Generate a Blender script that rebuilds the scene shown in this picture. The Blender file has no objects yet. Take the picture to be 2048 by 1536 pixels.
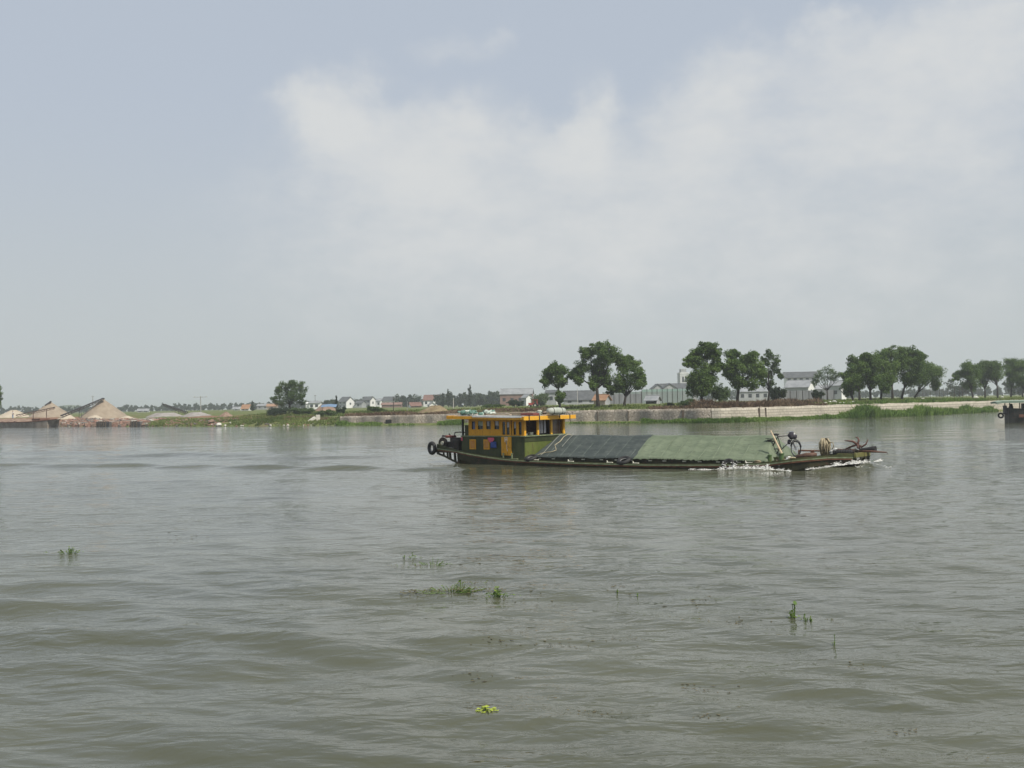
import bpy, math, random
import numpy as np
from mathutils import Vector, Matrix
random.seed(7); RNG = np.random.default_rng(7)
S = bpy.context.scene; COL = S.collection
R = math.radians
# ------------------------------------------------------------------ camera
FPX, CH, ROLL = 2200.0, 2.85, 0.019          # focal length in photo pixels, eye height, camera roll
PITCH = math.atan(40 / FPX)
cd = bpy.data.cameras.new("camera"); cam = bpy.data.objects.new("camera", cd); COL.objects.link(cam)
cd.sensor_width = 36; cd.lens = FPX / 2048 * 36; cd.clip_start = .1; cd.clip_end = 9000
cam.matrix_world = Matrix.Translation((0, 0, CH)) @ Matrix.Rotation(math.pi / 2 + PITCH, 4, 'X') @ Matrix.Rotation(-ROLL, 4, 'Z')
S.camera = cam
# ------------------------------------------------------------------ light
SUN_AZ, SUN_EL = R(140), R(52)               # azimuth clockwise from +Y (view direction)
S.view_settings.view_transform = 'Standard'; S.view_settings.look = 'None'
S.view_settings.exposure = 0.36; S.view_settings.gamma = 1
S.cycles.use_denoising = True
S.cycles.max_bounces = 6; S.cycles.volume_bounces = 1
ld = bpy.data.lights.new("sun", 'SUN'); ld.energy = 3.5; ld.angle = R(.8); ld.color = (1, .94, .84)
sun = bpy.data.objects.new("sun", ld); COL.objects.link(sun)
sd = Vector((math.sin(SUN_AZ) * math.cos(SUN_EL), math.cos(SUN_AZ) * math.cos(SUN_EL), math.sin(SUN_EL)))
sun.rotation_euler = sd.to_track_quat('Z', 'Y').to_euler(); sun.location = (60, -60, 80)

class NT:                                     # small node-tree writer
    def __init__(s, t): s.t = t; s.t.nodes.clear()
    def n(s, typ, ins=None, **kw):
        nd = s.t.nodes.new(typ)
        for k, v in kw.items(): setattr(nd, k, v)
        for k, v in (ins or {}).items():
            if isinstance(v, bpy.types.NodeSocket): s.t.links.new(v, nd.inputs[k])
            else: nd.inputs[k].default_value = v
        return nd
    def m(s, op, a, b=0.0, c=None, clamp=False):
        nd = s.n('ShaderNodeMath', {0: a, 1: b}, operation=op, use_clamp=clamp)
        if c is not None:
            if isinstance(c, bpy.types.NodeSocket): s.t.links.new(c, nd.inputs[2])
            else: nd.inputs[2].default_value = c
        return nd.outputs[0]
    def mix(s, f, a, b, blend='MIX'):
        nd = s.n('ShaderNodeMix', data_type='RGBA', blend_type=blend)
        for k, v in ((0, f), (6, a), (7, b)):
            if isinstance(v, bpy.types.NodeSocket): s.t.links.new(v, nd.inputs[k])
            else: nd.inputs[k].default_value = (v if k == 0 else (*v, 1) if len(v) == 3 else v)
        return nd.outputs[2]
    def ramp(s, f, lo, hi, a=0., b=1., smooth=True):
        nd = s.n('ShaderNodeMapRange', {0: f, 1: lo, 2: hi, 3: a, 4: b}, interpolation_type='SMOOTHSTEP' if smooth else 'LINEAR')
        return nd.outputs[0]
    def noise(s, vec, scale, detail=4, rough=.55, col=False, dist=0.):
        nd = s.n('ShaderNodeTexNoise', {'Scale': scale, 'Detail': detail, 'Roughness': rough, 'Distortion': dist})
        s.t.links.new(vec, nd.inputs['Vector'])
        return nd.outputs['Color' if col else 'Fac']

# sky: Nishita veiled by thin grey haze, with soft clouds placed by azimuth and elevation
W = bpy.data.worlds.new("World"); S.world = W; W.use_nodes = True
w = NT(W.node_tree)
sky = w.n('ShaderNodeTexSky', sky_type='NISHITA', sun_disc=False, sun_elevation=SUN_EL, sun_rotation=SUN_AZ,
          air_density=1.0, dust_density=2.0, ozone_density=1.5)
tc = w.n('ShaderNodeTexCoord').outputs['Generated']
sp = w.n('ShaderNodeSeparateXYZ', {0: tc})
az = w.m('ARCTAN2', sp.outputs[0], sp.outputs[1]); el = w.m('ARCSINE', sp.outputs[2])
cv = w.n('ShaderNodeCombineXYZ', {0: az, 1: el}).outputs[0]
# warp
nz = w.noise(cv, 9, 5, .6, col=True)
wv = w.n('ShaderNodeVectorMath', {0: nz, 1: (.5, .5, .5)}, operation='SUBTRACT').outputs[0]
wv = w.n('ShaderNodeVectorMath', {0: wv, 'Scale': .13}, operation='SCALE').outputs[0]
cw = w.n('ShaderNodeVectorMath', {0: cv, 1: wv}, operation='ADD').outputs[0]
def azel(px, py):
    dx = px - 1024; dy = 768 - py
    return dx / FPX * .985, (dy - ROLL * dx + 40) / FPX * .98
BLOBS = [(690, 200, 160, 95, .6), (605, 230, 100, 70, .3), (830, 300, 270, 140, .45), (960, 400, 330, 200, .38), (690, 390, 360, 170, .3), (935, 78, 125, 62, .46), (1000, 40, 60, 42, .28),
         (1195, 205, 70, 105, .48), (1150, 275, 110, 85, .4), (1280, 400, 300, 200, .34), (1450, 140, 120, 75, .5), (1400, 240, 130, 90, .3), (1640, 210, 260, 170, .42), (1330, 290, 190, 130, .2), (1655, 95, 75, 55, .42),
         (1900, 230, 300, 210, .42), (1700, 420, 560, 220, .38), (1980, 90, 260, 150, .5), (760, 560, 560, 150, .3), (1500, 590, 900, 170, .32)]
mask = None
for px, py, rx, ry, a in BLOBS:
    ca, ce = azel(px, py)
    v = w.n('ShaderNodeVectorMath', {0: cw, 1: (ca, ce, 0)}, operation='SUBTRACT').outputs[0]
    v = w.n('ShaderNodeVectorMath', {0: v, 1: (FPX / rx, FPX / ry, 0)}, operation='MULTIPLY').outputs[0]
    L = w.n('ShaderNodeVectorMath', {0: v}, operation='LENGTH').outputs['Value']
    b = w.ramp(L, 1.35, .15, 0, a)
    mask = b if mask is None else w.m('ADD', mask, b)
stv = w.n('ShaderNodeVectorMath', {0: cv, 1: (1, 1.9, 1)}, operation='MULTIPLY').outputs[0]
fine = w.noise(stv, 14, 8, .62)
mask = w.ramp(w.m('ADD', mask, w.m('MULTIPLY', w.m('SUBTRACT', fine, .5), w.m('MINIMUM', 1.0, w.m('MULTIPLY', mask, 2.2)))), .06, 1.12, 0, .92)
gen = w.ramp(w.noise(stv, 4.2, 6, .6), .5, .8, 0, .5)            # clouds over the rest of the sky
back = w.ramp(w.m('ABSOLUTE', az), .5, .9)
mask = w.m('ADD', mask, w.m('MULTIPLY', gen, back), clamp=True)
veil = w.ramp(el, -.02, .42, .98, .9)
nish = w.n('ShaderNodeVectorMath', {0: sky.outputs[0], 'Scale': .075}, operation='SCALE').outputs[0]
hz = w.mix(w.ramp(el, .0, .30), (.452, .487, .494), (.418, .466, .535))
base = w.mix(veil, nish, hz)
skyc = w.mix(mask, base, (.58, .592, .592))
bg = w.n('ShaderNodeBackground', {'Color': skyc, 'Strength': .93})
w.n('ShaderNodeOutputWorld', {0: bg.outputs[0]})

# ------------------------------------------------------------------ pixel -> world helpers
def ray(px, py):
    dx, dy = px - 1024, 768 - py
    x = dx * math.cos(ROLL) + dy * math.sin(ROLL); y = -dx * math.sin(ROLL) + dy * math.cos(ROLL)
    Y = FPX * math.cos(PITCH) - y * math.sin(PITCH); Z = FPX * math.sin(PITCH) + y * math.cos(PITCH)
    return x / Y, Z / Y
def at(px, py, D): k, m = ray(px, py); return Vector((k * D, D, CH + m * D))
def atz(px, py, z=0.): k, m = ray(px, py); D = (z - CH) / m; return Vector((k * D, D, z))

# ------------------------------------------------------------------ materials
MATS = {}
def mat(name, c1, c2=None, scale=3., rough=.75, bump=0., bscale=None, metal=0., spec=.4, lo=.35, hi=.65, coord='Object', stretch=None, c3=None):
    if name in MATS: return MATS[name]
    m = bpy.data.materials.new(name); m.use_nodes = True; t = NT(m.node_tree)
    v = t.n('ShaderNodeTexCoord').outputs[coord]
    if stretch: v = t.n('ShaderNodeVectorMath', {0: v, 1: stretch}, operation='MULTIPLY').outputs[0]
    col = (*c1, 1)
    if c2 is not None:
        col = t.mix(t.ramp(t.noise(v, scale, 6, .62), lo, hi), c1, c2)
        if c3 is not None: col = t.mix(t.ramp(t.noise(v, scale * 3.7, 4, .6), .56, .68), col, c3)
    b = t.n('ShaderNodeBsdfPrincipled', {'Base Color': col, 'Roughness': rough, 'Metallic': metal, 'Specular IOR Level': spec})
    if bump:
        h = t.noise(v, bscale or scale * 4, 5, .6)
        t.t.links.new(t.n('ShaderNodeBump', {'Strength': 1., 'Distance': bump, 'Height': h}).outputs[0], b.inputs['Normal'])
    t.n('ShaderNodeOutputMaterial', {0: b.outputs[0]}); MATS[name] = m; return m
def leafmat(name, c, c2, trans=.38, rough=.6):
    m = bpy.data.materials.new(name); m.use_nodes = True; t = NT(m.node_tree)
    a = t.n('ShaderNodeAttribute', attribute_name='tint').outputs['Fac']
    col = t.mix(a, c, c2)
    b = t.n('ShaderNodeBsdfPrincipled', {'Base Color': col, 'Roughness': rough, 'Specular IOR Level': .25})
    tr = t.n('ShaderNodeBsdfTranslucent', {'Color': col})
    mx = t.n('ShaderNodeMixShader', {0: trans, 1: b.outputs[0], 2: tr.outputs[0]})
    t.n('ShaderNodeOutputMaterial', {0: mx.outputs[0]}); MATS[name] = m; return m

# ------------------------------------------------------------------ mesh building
def link(o, parent=None, label=None, cat=None, group=None, kind=None):
    COL.objects.link(o)
    if parent: o.parent = parent
    if label: o['label'] = label
    if cat: o['category'] = cat
    if group: o['group'] = group
    if kind: o['kind'] = kind
    return o
def thing(name, label, cat, loc=(0, 0, 0), rz=0., group=None):
    o = bpy.data.objects.new(name, None); o.location = loc; o.rotation_euler = (0, 0, rz); o.empty_display_size = .2
    return link(o, None, label, cat, group)
class MB:
    def __init__(s): s.v = []; s.f = []; s.mi = []; s.cur = 0
    def poly(s, pts, faces, M=None):
        b = len(s.v)
        s.v += [tuple(M @ Vector(p)) if M else tuple(p) for p in pts]
        for f in faces: s.f.append([b + i for i in f]); s.mi.append(s.cur)
        return s
    def box(s, c, d, rz=0., M=None):
        x, y, z = d[0] / 2, d[1] / 2, d[2] / 2
        pts = [(-x, -y, -z), (x, -y, -z), (x, y, -z), (-x, y, -z), (-x, -y, z), (x, -y, z), (x, y, z), (-x, y, z)]
        T = Matrix.Translation(c) @ Matrix.Rotation(rz, 4, 'Z')
        if M is not None: T = T @ M
        return s.poly(pts, [(3, 2, 1, 0), (4, 5, 6, 7), (0, 1, 5, 4), (1, 2, 6, 5), (2, 3, 7, 6), (3, 0, 4, 7)], T)
    def span(s, x0, x1, y0, y1, z0, z1): return s.box(((x0 + x1) / 2, (y0 + y1) / 2, (z0 + z1) / 2), (x1 - x0, y1 - y0, z1 - z0))
    def tube(s, pts, r, n=8, cap=True):
        pts = [Vector(p) for p in pts]; rs = r if isinstance(r, (list, tuple)) else [r] * len(pts)
        b = len(s.v); prev = None
        for i, p in enumerate(pts):
            d = (pts[min(i + 1, len(pts) - 1)] - pts[max(i - 1, 0)]).normalized()
            a = Vector((0, 0, 1)) if abs(d.z) < .9 else Vector((1, 0, 0))
            if prev is not None: a = prev
            x = (a - d * a.dot(d)).normalized(); y = d.cross(x); prev = x
            for k in range(n):
                t = 2 * math.pi * k / n
                s.v.append(tuple(p + (x * math.cos(t) + y * math.sin(t)) * rs[i]))
        for i in range(len(pts) - 1):
            for k in range(n):
                k2 = (k + 1) % n
                s.f.append([b + i * n + k, b + i * n + k2, b + (i + 1) * n + k2, b + (i + 1) * n + k]); s.mi.append(s.cur)
        if cap:
            s.f.append([b + k for k in range(n)][::-1]); s.mi.append(s.cur)
            s.f.append([b + (len(pts) - 1) * n + k for k in range(n)]); s.mi.append(s.cur)
        return s
    def torus(s, c, R0, r, M=None, n=20, k=8):
        pts = []; fs = []
        for i in range(n):
            a = 2 * math.pi * i / n
            for j in range(k):
                b = 2 * math.pi * j / k; q = R0 + r * math.cos(b)
                pts.append((q * math.cos(a), q * math.sin(a), r * math.sin(b)))
        for i in range(n):
            for j in range(k): fs.append((i * k + j, ((i + 1) % n) * k + j, ((i + 1) % n) * k + (j + 1) % k, i * k + (j + 1) % k))
        T = Matrix.Translation(c) @ (M if M is not None else Matrix())
        return s.poly(pts, fs, T)
    def blob(s, c, r, n=10, k=7, jit=0., rz=0.):
        r = r if isinstance(r, (tuple, list)) else (r, r, r); pts = [(0, 0, -r[2])]; fs = []
        for j in range(1, k):
            ph = math.pi * j / k - math.pi / 2
            for i in range(n):
                a = 2 * math.pi * i / n; q = 1 + random.uniform(-jit, jit)
                pts.append((r[0] * math.cos(ph) * math.cos(a) * q, r[1] * math.cos(ph) * math.sin(a) * q, r[2] * math.sin(ph) * q))
        pts.append((0, 0, r[2])); L = len(pts) - 1
        for i in range(n):
            fs.append((0, 1 + (i + 1) % n, 1 + i)); fs.append((L, L - n + i, L - n + (i + 1) % n))
            for j in range(k - 2): fs.append((1 + j * n + i, 1 + j * n + (i + 1) % n, 1 + (j + 1) * n + (i + 1) % n, 1 + (j + 1) * n + i))
        return s.poly(pts, fs, Matrix.Translation(c) @ Matrix.Rotation(rz, 4, 'Z'))
    def grid(s, P):                            # P[i][j] points -> quads
        b = len(s.v); ni, nj = len(P), len(P[0])
        for row in P: s.v += [tuple(p) for p in row]
        for i in range(ni - 1):
            for j in range(nj - 1): s.f.append([b + i * nj + j, b + i * nj + j + 1, b + (i + 1) * nj + j + 1, b + (i + 1) * nj + j]); s.mi.append(s.cur)
        return s
    def build(s, name, mats, parent=None, smooth=False, bevel=0., loc=None, **kw):
        me = bpy.data.meshes.new(name); me.from_pydata(s.v, [], s.f)
        for m in (mats if isinstance(mats, (list, tuple)) else [mats]): me.materials.append(m)
        me.polygons.foreach_set('material_index', s.mi)
        if smooth: me.polygons.foreach_set('use_smooth', [True] * len(s.f))
        me.update(); o = bpy.data.objects.new(name, me)
        if loc is not None: o.location = loc
        if bevel:
            md = o.modifiers.new('bevel', 'BEVEL'); md.width = bevel; md.segments = 2; md.limit_method = 'ANGLE'
        return link(o, parent, **kw)
def npmesh(name, V, F, mats, parent=None, tint=None, smooth=False, loc=None, uv=None, **kw):
    V = np.asarray(V, np.float32); F = np.asarray(F, np.int32); k = F.shape[1]
    me = bpy.data.meshes.new(name); me.vertices.add(len(V)); me.vertices.foreach_set('co', V.ravel())
    me.loops.add(F.size); me.loops.foreach_set('vertex_index', F.ravel())
    me.polygons.add(len(F)); me.polygons.foreach_set('loop_start', np.arange(0, F.size, k, dtype=np.int32))
    if smooth: me.polygons.foreach_set('use_smooth', np.ones(len(F), bool))
    for m in (mats if isinstance(mats, (list, tuple)) else [mats]): me.materials.append(m)
    me.update(calc_edges=True)
    if tint is not None: me.attributes.new('tint', 'FLOAT', 'POINT').data.foreach_set('value', np.asarray(tint, np.float32))
    if uv is not None:
        ul = me.uv_layers.new(name='UVMap'); ul.data.foreach_set('uv', np.asarray(uv, np.float32)[F.ravel()].ravel())
    o = bpy.data.objects.new(name, me)
    if loc is not None: o.location = loc
    return link(o, parent, **kw)

# ------------------------------------------------------------------ foliage
def leaves(centers, radii, n, size, outward, tints):
    n = int(n * 1.7)
    """quads scattered in clumps; centers (k,3), radii (k,3), n leaves per clump"""
    k = len(centers); C = np.repeat(centers, n, 0); Rr = np.repeat(radii, n, 0); T = np.repeat(tints, n); size = size * .74
    d = RNG.normal(size=(k * n, 3)); d /= np.linalg.norm(d, axis=1)[:, None]
    p = C + d * Rr * (RNG.random((k * n, 1)) ** .4)
    nrm = RNG.normal(size=p.shape) + d * outward + np.array([0, 0, .5]); nrm /= np.linalg.norm(nrm, axis=1)[:, None]
    a = np.cross(nrm, RNG.normal(size=p.shape)); a /= np.linalg.norm(a, axis=1)[:, None]; b = np.cross(nrm, a)
    s = size * RNG.uniform(.6, 1.35, (k * n, 1)); a = a * s * .5; b = b * s * .36
    V = np.stack([p - a, p + b * .9 + a * .1, p + a, p - b * .9 + a * .1], 1).reshape(-1, 3)
    F = np.arange(len(V)).reshape(-1, 4)
    return V, F, np.repeat(np.clip(T + RNG.normal(size=k * n) * .12, 0, 1), 4)
def crown(lobes, dens, size, sub=(10, 14)):
    """lobes: (x,y,z,rx,ry,rz) local"""
    cs, rs, ts = [], [], []
    for (x, y, z, rx, ry, rz) in lobes:
        m = random.randint(*sub); base = random.uniform(.25, .8)
        for i in range(m):
            d = RNG.normal(size=3); d /= np.linalg.norm(d); q = random.uniform(.35, .9)
            cs.append((x + d[0] * rx * q, y + d[1] * ry * q, z + d[2] * rz * q)); f = random.uniform(.34, .56)
            rs.append((rx * f, ry * f, rz * f * .8)); ts.append(min(1, max(0, base + random.uniform(-.22, .22))))
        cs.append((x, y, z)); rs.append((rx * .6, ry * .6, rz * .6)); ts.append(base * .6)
    return leaves(np.array(cs), np.array(rs), dens, size, .8, np.array(ts))
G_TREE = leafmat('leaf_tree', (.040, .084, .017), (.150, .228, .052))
G_TREE2 = leafmat('leaf_tree_light', (.05, .09, .028), (.12, .18, .06))
G_BUSH = leafmat('leaf_bush', (.04, .075, .02), (.10, .15, .045))
G_DARK = leafmat('leaf_dark', (.018, .036, .018), (.05, .075, .03))
G_RED = leafmat('leaf_red', (.07, .025, .02), (.12, .05, .03))
G_GRASS = leafmat('blade_grass', (.075, .115, .026), (.22, .265, .075), .35)
G_REED = leafmat('blade_reed', (.075, .15, .022), (.20, .30, .065), .35)
G_DRY = leafmat('blade_dry', (.11, .065, .04), (.26, .19, .12), .2)
G_WATER = leafmat('leaf_water', (.06, .13, .02), (.22, .30, .06), .3, .4)
BARK = mat('bark', (.02, .016, .013), (.045, .036, .029), 6, .9, .02)

def gz(X, Y): return float(ground_z(np.array([X]), np.array([Y]))[0])
def tree(name, label, cat, base, D, lobes, crop, dens=46, size=.30, leaf=None, group=None, trunk=None, r0=.2, limbs=True, zb=None, squash=.8, sub=(10, 14), fat=1.14):
    """base: (px,py) of the trunk foot, lobes: (x,y,r) or (x,y,rx,ry) in crop pixels; crop: (ox,oy,scale)"""
    ox, oy, sc = crop; B = at(base[0], base[1], D); g = gz(B.x, B.y) if zb is None else zb
    root = thing(name, label, cat, (B.x, B.y, g - .05), 0, group); m = D / FPX / sc
    LL = []
    for q in lobes:
        x, y, rx = q[:3]; ry = (q[3] if len(q) > 3 else rx) * fat; rx *= fat
        P = at(ox + x / sc, oy + y / sc, D)
        LL.append((P.x - B.x, random.uniform(-1, 1) * min(2.2, rx * m * 1.1), P.z - g, rx * m, min(rx, ry * 1.3) * m * 1.05, ry * m))
    for i, l in enumerate(list(LL)):               # fill between neighbouring lobes
        nb = sorted((q for j, q in enumerate(LL[:len(LL)]) if q is not l), key=lambda q: (q[0] - l[0]) ** 2 + (q[2] - l[2]) ** 2)[:2]
        if nb and dens > 30: q = nb[i % len(nb)]; LL.append(tuple((a_ + b_) / 2 * (1 if n_ < 3 else .82) for n_, (a_, b_) in enumerate(zip(l, q))))
    V, F, T = crown(LL, dens, size, sub)
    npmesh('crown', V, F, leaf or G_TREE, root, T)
    if r0:
        mb = MB(); zc = sum(l[2] for l in LL) / len(LL); xc = sum(l[0] for l in LL) / len(LL)
        low = min(l[2] - l[5] for l in LL); top = max(l[2] for l in LL)
        fz = max(low * .9, .35 * zc) if trunk is None else trunk
        fx = xc * .35
        mb.tube([(0, 0, -.3), (fx * .2, .02, fz * .35), (fx * .6, -.03, fz * .7), (fx, 0, fz)], [r0 * 1.35, r0, r0 * .85, r0 * .75], 7)
        for l in (sorted(LL, key=lambda q: -q[3])[:9] if limbs else []):
            mx = (fx * .4 + l[0] * .6, l[1] * .5, fz + (l[2] - fz) * .45)
            mb.tube([(fx, 0, fz - .1), mx, (l[0], l[1], max(l[2], fz + .1))], [r0 * .6, r0 * .36, r0 * .12], 5)
        mb.build('trunk', BARK, root, smooth=True)
    return root
def bush(name, label, cat, px, py, D, wpx, hpx, leaf=None, dens=40, size=.22, group=None, n=5):
    B = at(px, py, D); g = gz(B.x, B.y); m = D / FPX; w_, h_ = wpx * m, hpx * m
    L = [(random.uniform(-.5, .5) * w_ * .75, random.uniform(-.3, .3) * w_, h_ * random.uniform(.3, .72), w_ * .27, w_ * .25, h_ * .3) for _ in range(n)]
    root = thing(name, label, cat, (B.x, B.y, g), 0, group)
    V, F, T = crown(L, dens, size); V[:, 2] = np.maximum(V[:, 2], -.05)
    npmesh('crown', V, F, leaf or G_BUSH, root, T)
    mb = MB()
    for l in L: mb.tube([(l[0] * .3, l[1] * .3, -.1), (l[0], l[1], l[2])], [.05, .02], 5)
    mb.build('stems', BARK, root); return root
def blades(name, P, h, wd, leaf, label, cat, nb=5, lean=.5, tint=None):
    """P (k,3) tuft feet; h, wd (k,) height, blade width"""
    k = len(P); P = np.repeat(P, nb, 0); H_ = np.repeat(h, nb) * RNG.uniform(.5, 1.15, k * nb); Wd = np.repeat(wd, nb)
    a = RNG.random(k * nb) * 2 * np.pi; dx = np.stack([np.cos(a), np.sin(a), 0 * a], 1)
    b = RNG.random(k * nb) * 2 * np.pi; ln = np.stack([np.cos(b), np.sin(b), 0 * b], 1) * (H_ * lean * RNG.random(k * nb))[:, None]
    P = P + ln * .35 * RNG.normal(size=(k * nb, 1))
    q = dx * Wd[:, None] * .5; up = np.array([0, 0, 1.]) * H_[:, None]
    V = np.stack([P - q * .7, P + q * .7, P + q + up * .6 + ln * .5, P + up + ln * 1.1, P - q + up * .6 + ln * .5], 1).reshape(-1, 3)
    F = np.arange(len(V)).reshape(-1, 5)
    T = np.repeat(tint if tint is not None else RNG.random(k), nb); T = np.repeat(np.clip(T + RNG.normal(size=k * nb) * .15, 0, 1), 5)
    return npmesh(name, V, F, leaf, None, T, label=label, cat=cat, kind='stuff')

# ------------------------------------------------------------------ the river bank
WLpx = [(0, 853), (150, 853.3), (300, 853.2), (450, 853), (600, 852), (660, 851), (780, 850.5), (900, 849.5), (1020, 848.3), (1140, 847), (1300, 846), (1450, 846), (1540, 842), (1660, 837), (1850, 831), (1960, 825)]
WLp = [atz(*q) for q in WLpx]
KX = [-1500, -420, -190] + [p.x for p in WLp] + [150, 420, 1500]
KY = [620, 400, 297] + [p.y for p in WLp] + [262, 560, 1750]
_xx = np.arange(-1500, 1500, .5); _yy = np.interp(_xx, KX, KY)
_k = np.ones(13) / 13; _ys = np.convolve(np.pad(_yy, 6, mode='edge'), _k, 'valid')
_sl = np.gradient(_ys, .5); _ks = np.ones(41) / 41; _sl = np.convolve(np.pad(_sl, 20, mode='edge'), _ks, 'valid')
def shore(X):
    X = np.asarray(X, float)
    return np.interp(X, _xx, _ys) + .35 * np.sin(X * .9) * np.sin(X * .37 + 1) + .2 * np.sin(X * 2.3 + .5)
def slopef(X): return np.sqrt(1 + np.interp(X, _xx, _sl) ** 2)
WX0 = atz(676, 851).x                          # the stone wall begins here
def wall_top(X): return np.interp(X, [WX0, atz(900, 850).x, 8, 18, 60, 120], [1.42, 1.58, 1.78, 1.82, 1.9, 1.8])
def vnoise(X, Y, s, seed=0):
    xi = X / s + seed * 13.7; yi = Y / s + seed * 7.3; x0 = np.floor(xi); y0 = np.floor(yi); fx = xi - x0; fy = yi - y0
    h = lambda a, b: (np.sin(a * 127.1 + b * 311.7 + seed * 3.1) * 43758.5453) % 1.0
    fx = fx * fx * (3 - 2 * fx); fy = fy * fy * (3 - 2 * fy)
    return (h(x0, y0) * (1 - fx) + h(x0 + 1, y0) * fx) * (1 - fy) + (h(x0, y0 + 1) * (1 - fx) + h(x0 + 1, y0 + 1) * fx) * fy
WD = 1.7                                        # wall face stands this far behind the waterline
def ground_z(X, Y):
    X = np.asarray(X, float); Y = np.asarray(Y, float)
    d = (Y - shore(X)) / slopef(X)
    zl = np.interp(d, [-60, -3, 0, .6, 2, 5, 10, 25, 60, 150, 500, 3000], [-3, -.8, -.06, .22, .55, .85, 1.15, 1.65, 2.0, 2.2, 2.5, 2.7])
    zl = zl + .25 * (vnoise(X, Y, 5, 1) - .5) * np.clip(d / 3, 0, 1) + .12 * (vnoise(X, Y, 1.6, 2) - .5) * np.clip(d / 1.5, 0, 1)
    tp = wall_top(X)
    zr = np.where(d < WD + .12, np.interp(d, [-60, -3, 0, .5, WD + .12], [-3, -.8, -.06, .12, .28]), tp - .06 + np.interp(d, [WD + .12, 3, 8, 15, 30, 80, 400, 3000], [0, .06, .25, .42, .5, .5, .6, .7]))
    zr = zr + (.22 * (vnoise(X, Y, 4, 3) - .5) + .1 * (vnoise(X, Y, 1.2, 4) - .5)) * np.clip((d - 2.4) / 3, 0, 1)
    k = np.clip((X - (WX0 - 1.2)) / 1.2, 0, 1)
    return zl * (1 - k) + zr * k
def strip_pts(n, x0, x1, d0, d1, dz=0.):
    X = RNG.uniform(x0, x1, n); d = RNG.uniform(d0, d1, n); Y = shore(X) + d * slopef(X)
    return np.stack([X, Y, ground_z(X, Y) + dz], 1)
xs = np.concatenate([np.arange(-1450, -200, 25), np.arange(-200, -125, 3), np.arange(-125, 110, .45), np.arange(110, 200, 3), np.arange(200, 1450, 25)])
ds = np.array([-55, -12, -3, -1, -.3, 0, .3, .6, 1, 1.5, 1.75, 1.86, 1.95, 2.4, 3, 3.8, 4.8, 6, 7.5, 9, 11, 13, 16, 20, 25, 31, 38, 48, 60, 80, 110, 150, 220, 330, 500, 800, 1300, 2000, 2700])
GX, GD = np.meshgrid(xs, ds, indexing='ij'); GY = shore(GX) + GD * np.where(GD < 200, slopef(GX), slopef(GX) * (1 - .0 * GD)); GY = np.minimum(GY, 2950)
GZ = ground_z(GX, GY); V = np.stack([GX, GY, GZ], 2).reshape(-1, 3)
ni, nj = GX.shape; I = np.arange(ni * nj).reshape(ni, nj)
F = np.stack([I[:-1, :-1], I[1:, :-1], I[1:, 1:], I[:-1, 1:]], 2).reshape(-1, 4)
# soil zones: 0 grass .. 1 bare reddish soil on the sand yard
gd = GD.ravel(); gx = V[:, 0]
soil = np.clip((-36 - gx) / 8, 0, 1) * np.clip((gd - .8) / 1.5, 0, 1) * np.clip((30 - gd) / 10, 0, 1) * np.clip((vnoise(gx, V[:, 1], 6, 9) - .15) * 2.5, 0, 1)
gm = bpy.data.materials.new('ground_soil'); gm.use_nodes = True; t = NT(gm.node_tree)
pos = t.n('ShaderNodeNewGeometry').outputs['Position']; at_ = t.n('ShaderNodeAttribute', attribute_name='tint').outputs['Fac']
gr = t.mix(t.ramp(t.noise(pos, .9, 6, .65), .35, .65), (.075, .105, .03), (.15, .17, .06))
gr = t.mix(t.ramp(t.noise(pos, .16, 5, .6), .52, .7), gr, (.17, .135, .075))
so = t.mix(t.ramp(t.noise(pos, 1.3, 6, .65), .35, .65), (.16, .075, .045), (.27, .17, .11))
colr = t.mix(t.ramp(t.m('ADD', at_, t.m('MULTIPLY', t.m('SUBTRACT', t.noise(pos, .8, 5), .5), .8)), .3, .6), gr, so)
b = t.n('ShaderNodeBsdfPrincipled', {'Base Color': colr, 'Roughness': .95, 'Specular IOR Level': .15})
t.t.links.new(t.n('ShaderNodeBump', {'Strength': 1, 'Distance': .12, 'Height': t.noise(pos, 3, 6, .7)}).outputs[0], b.inputs['Normal'])
t.n('ShaderNodeOutputMaterial', {0: b.outputs[0]})
npmesh('ground', V, F, gm, None, soil, True, kind='structure')

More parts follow.
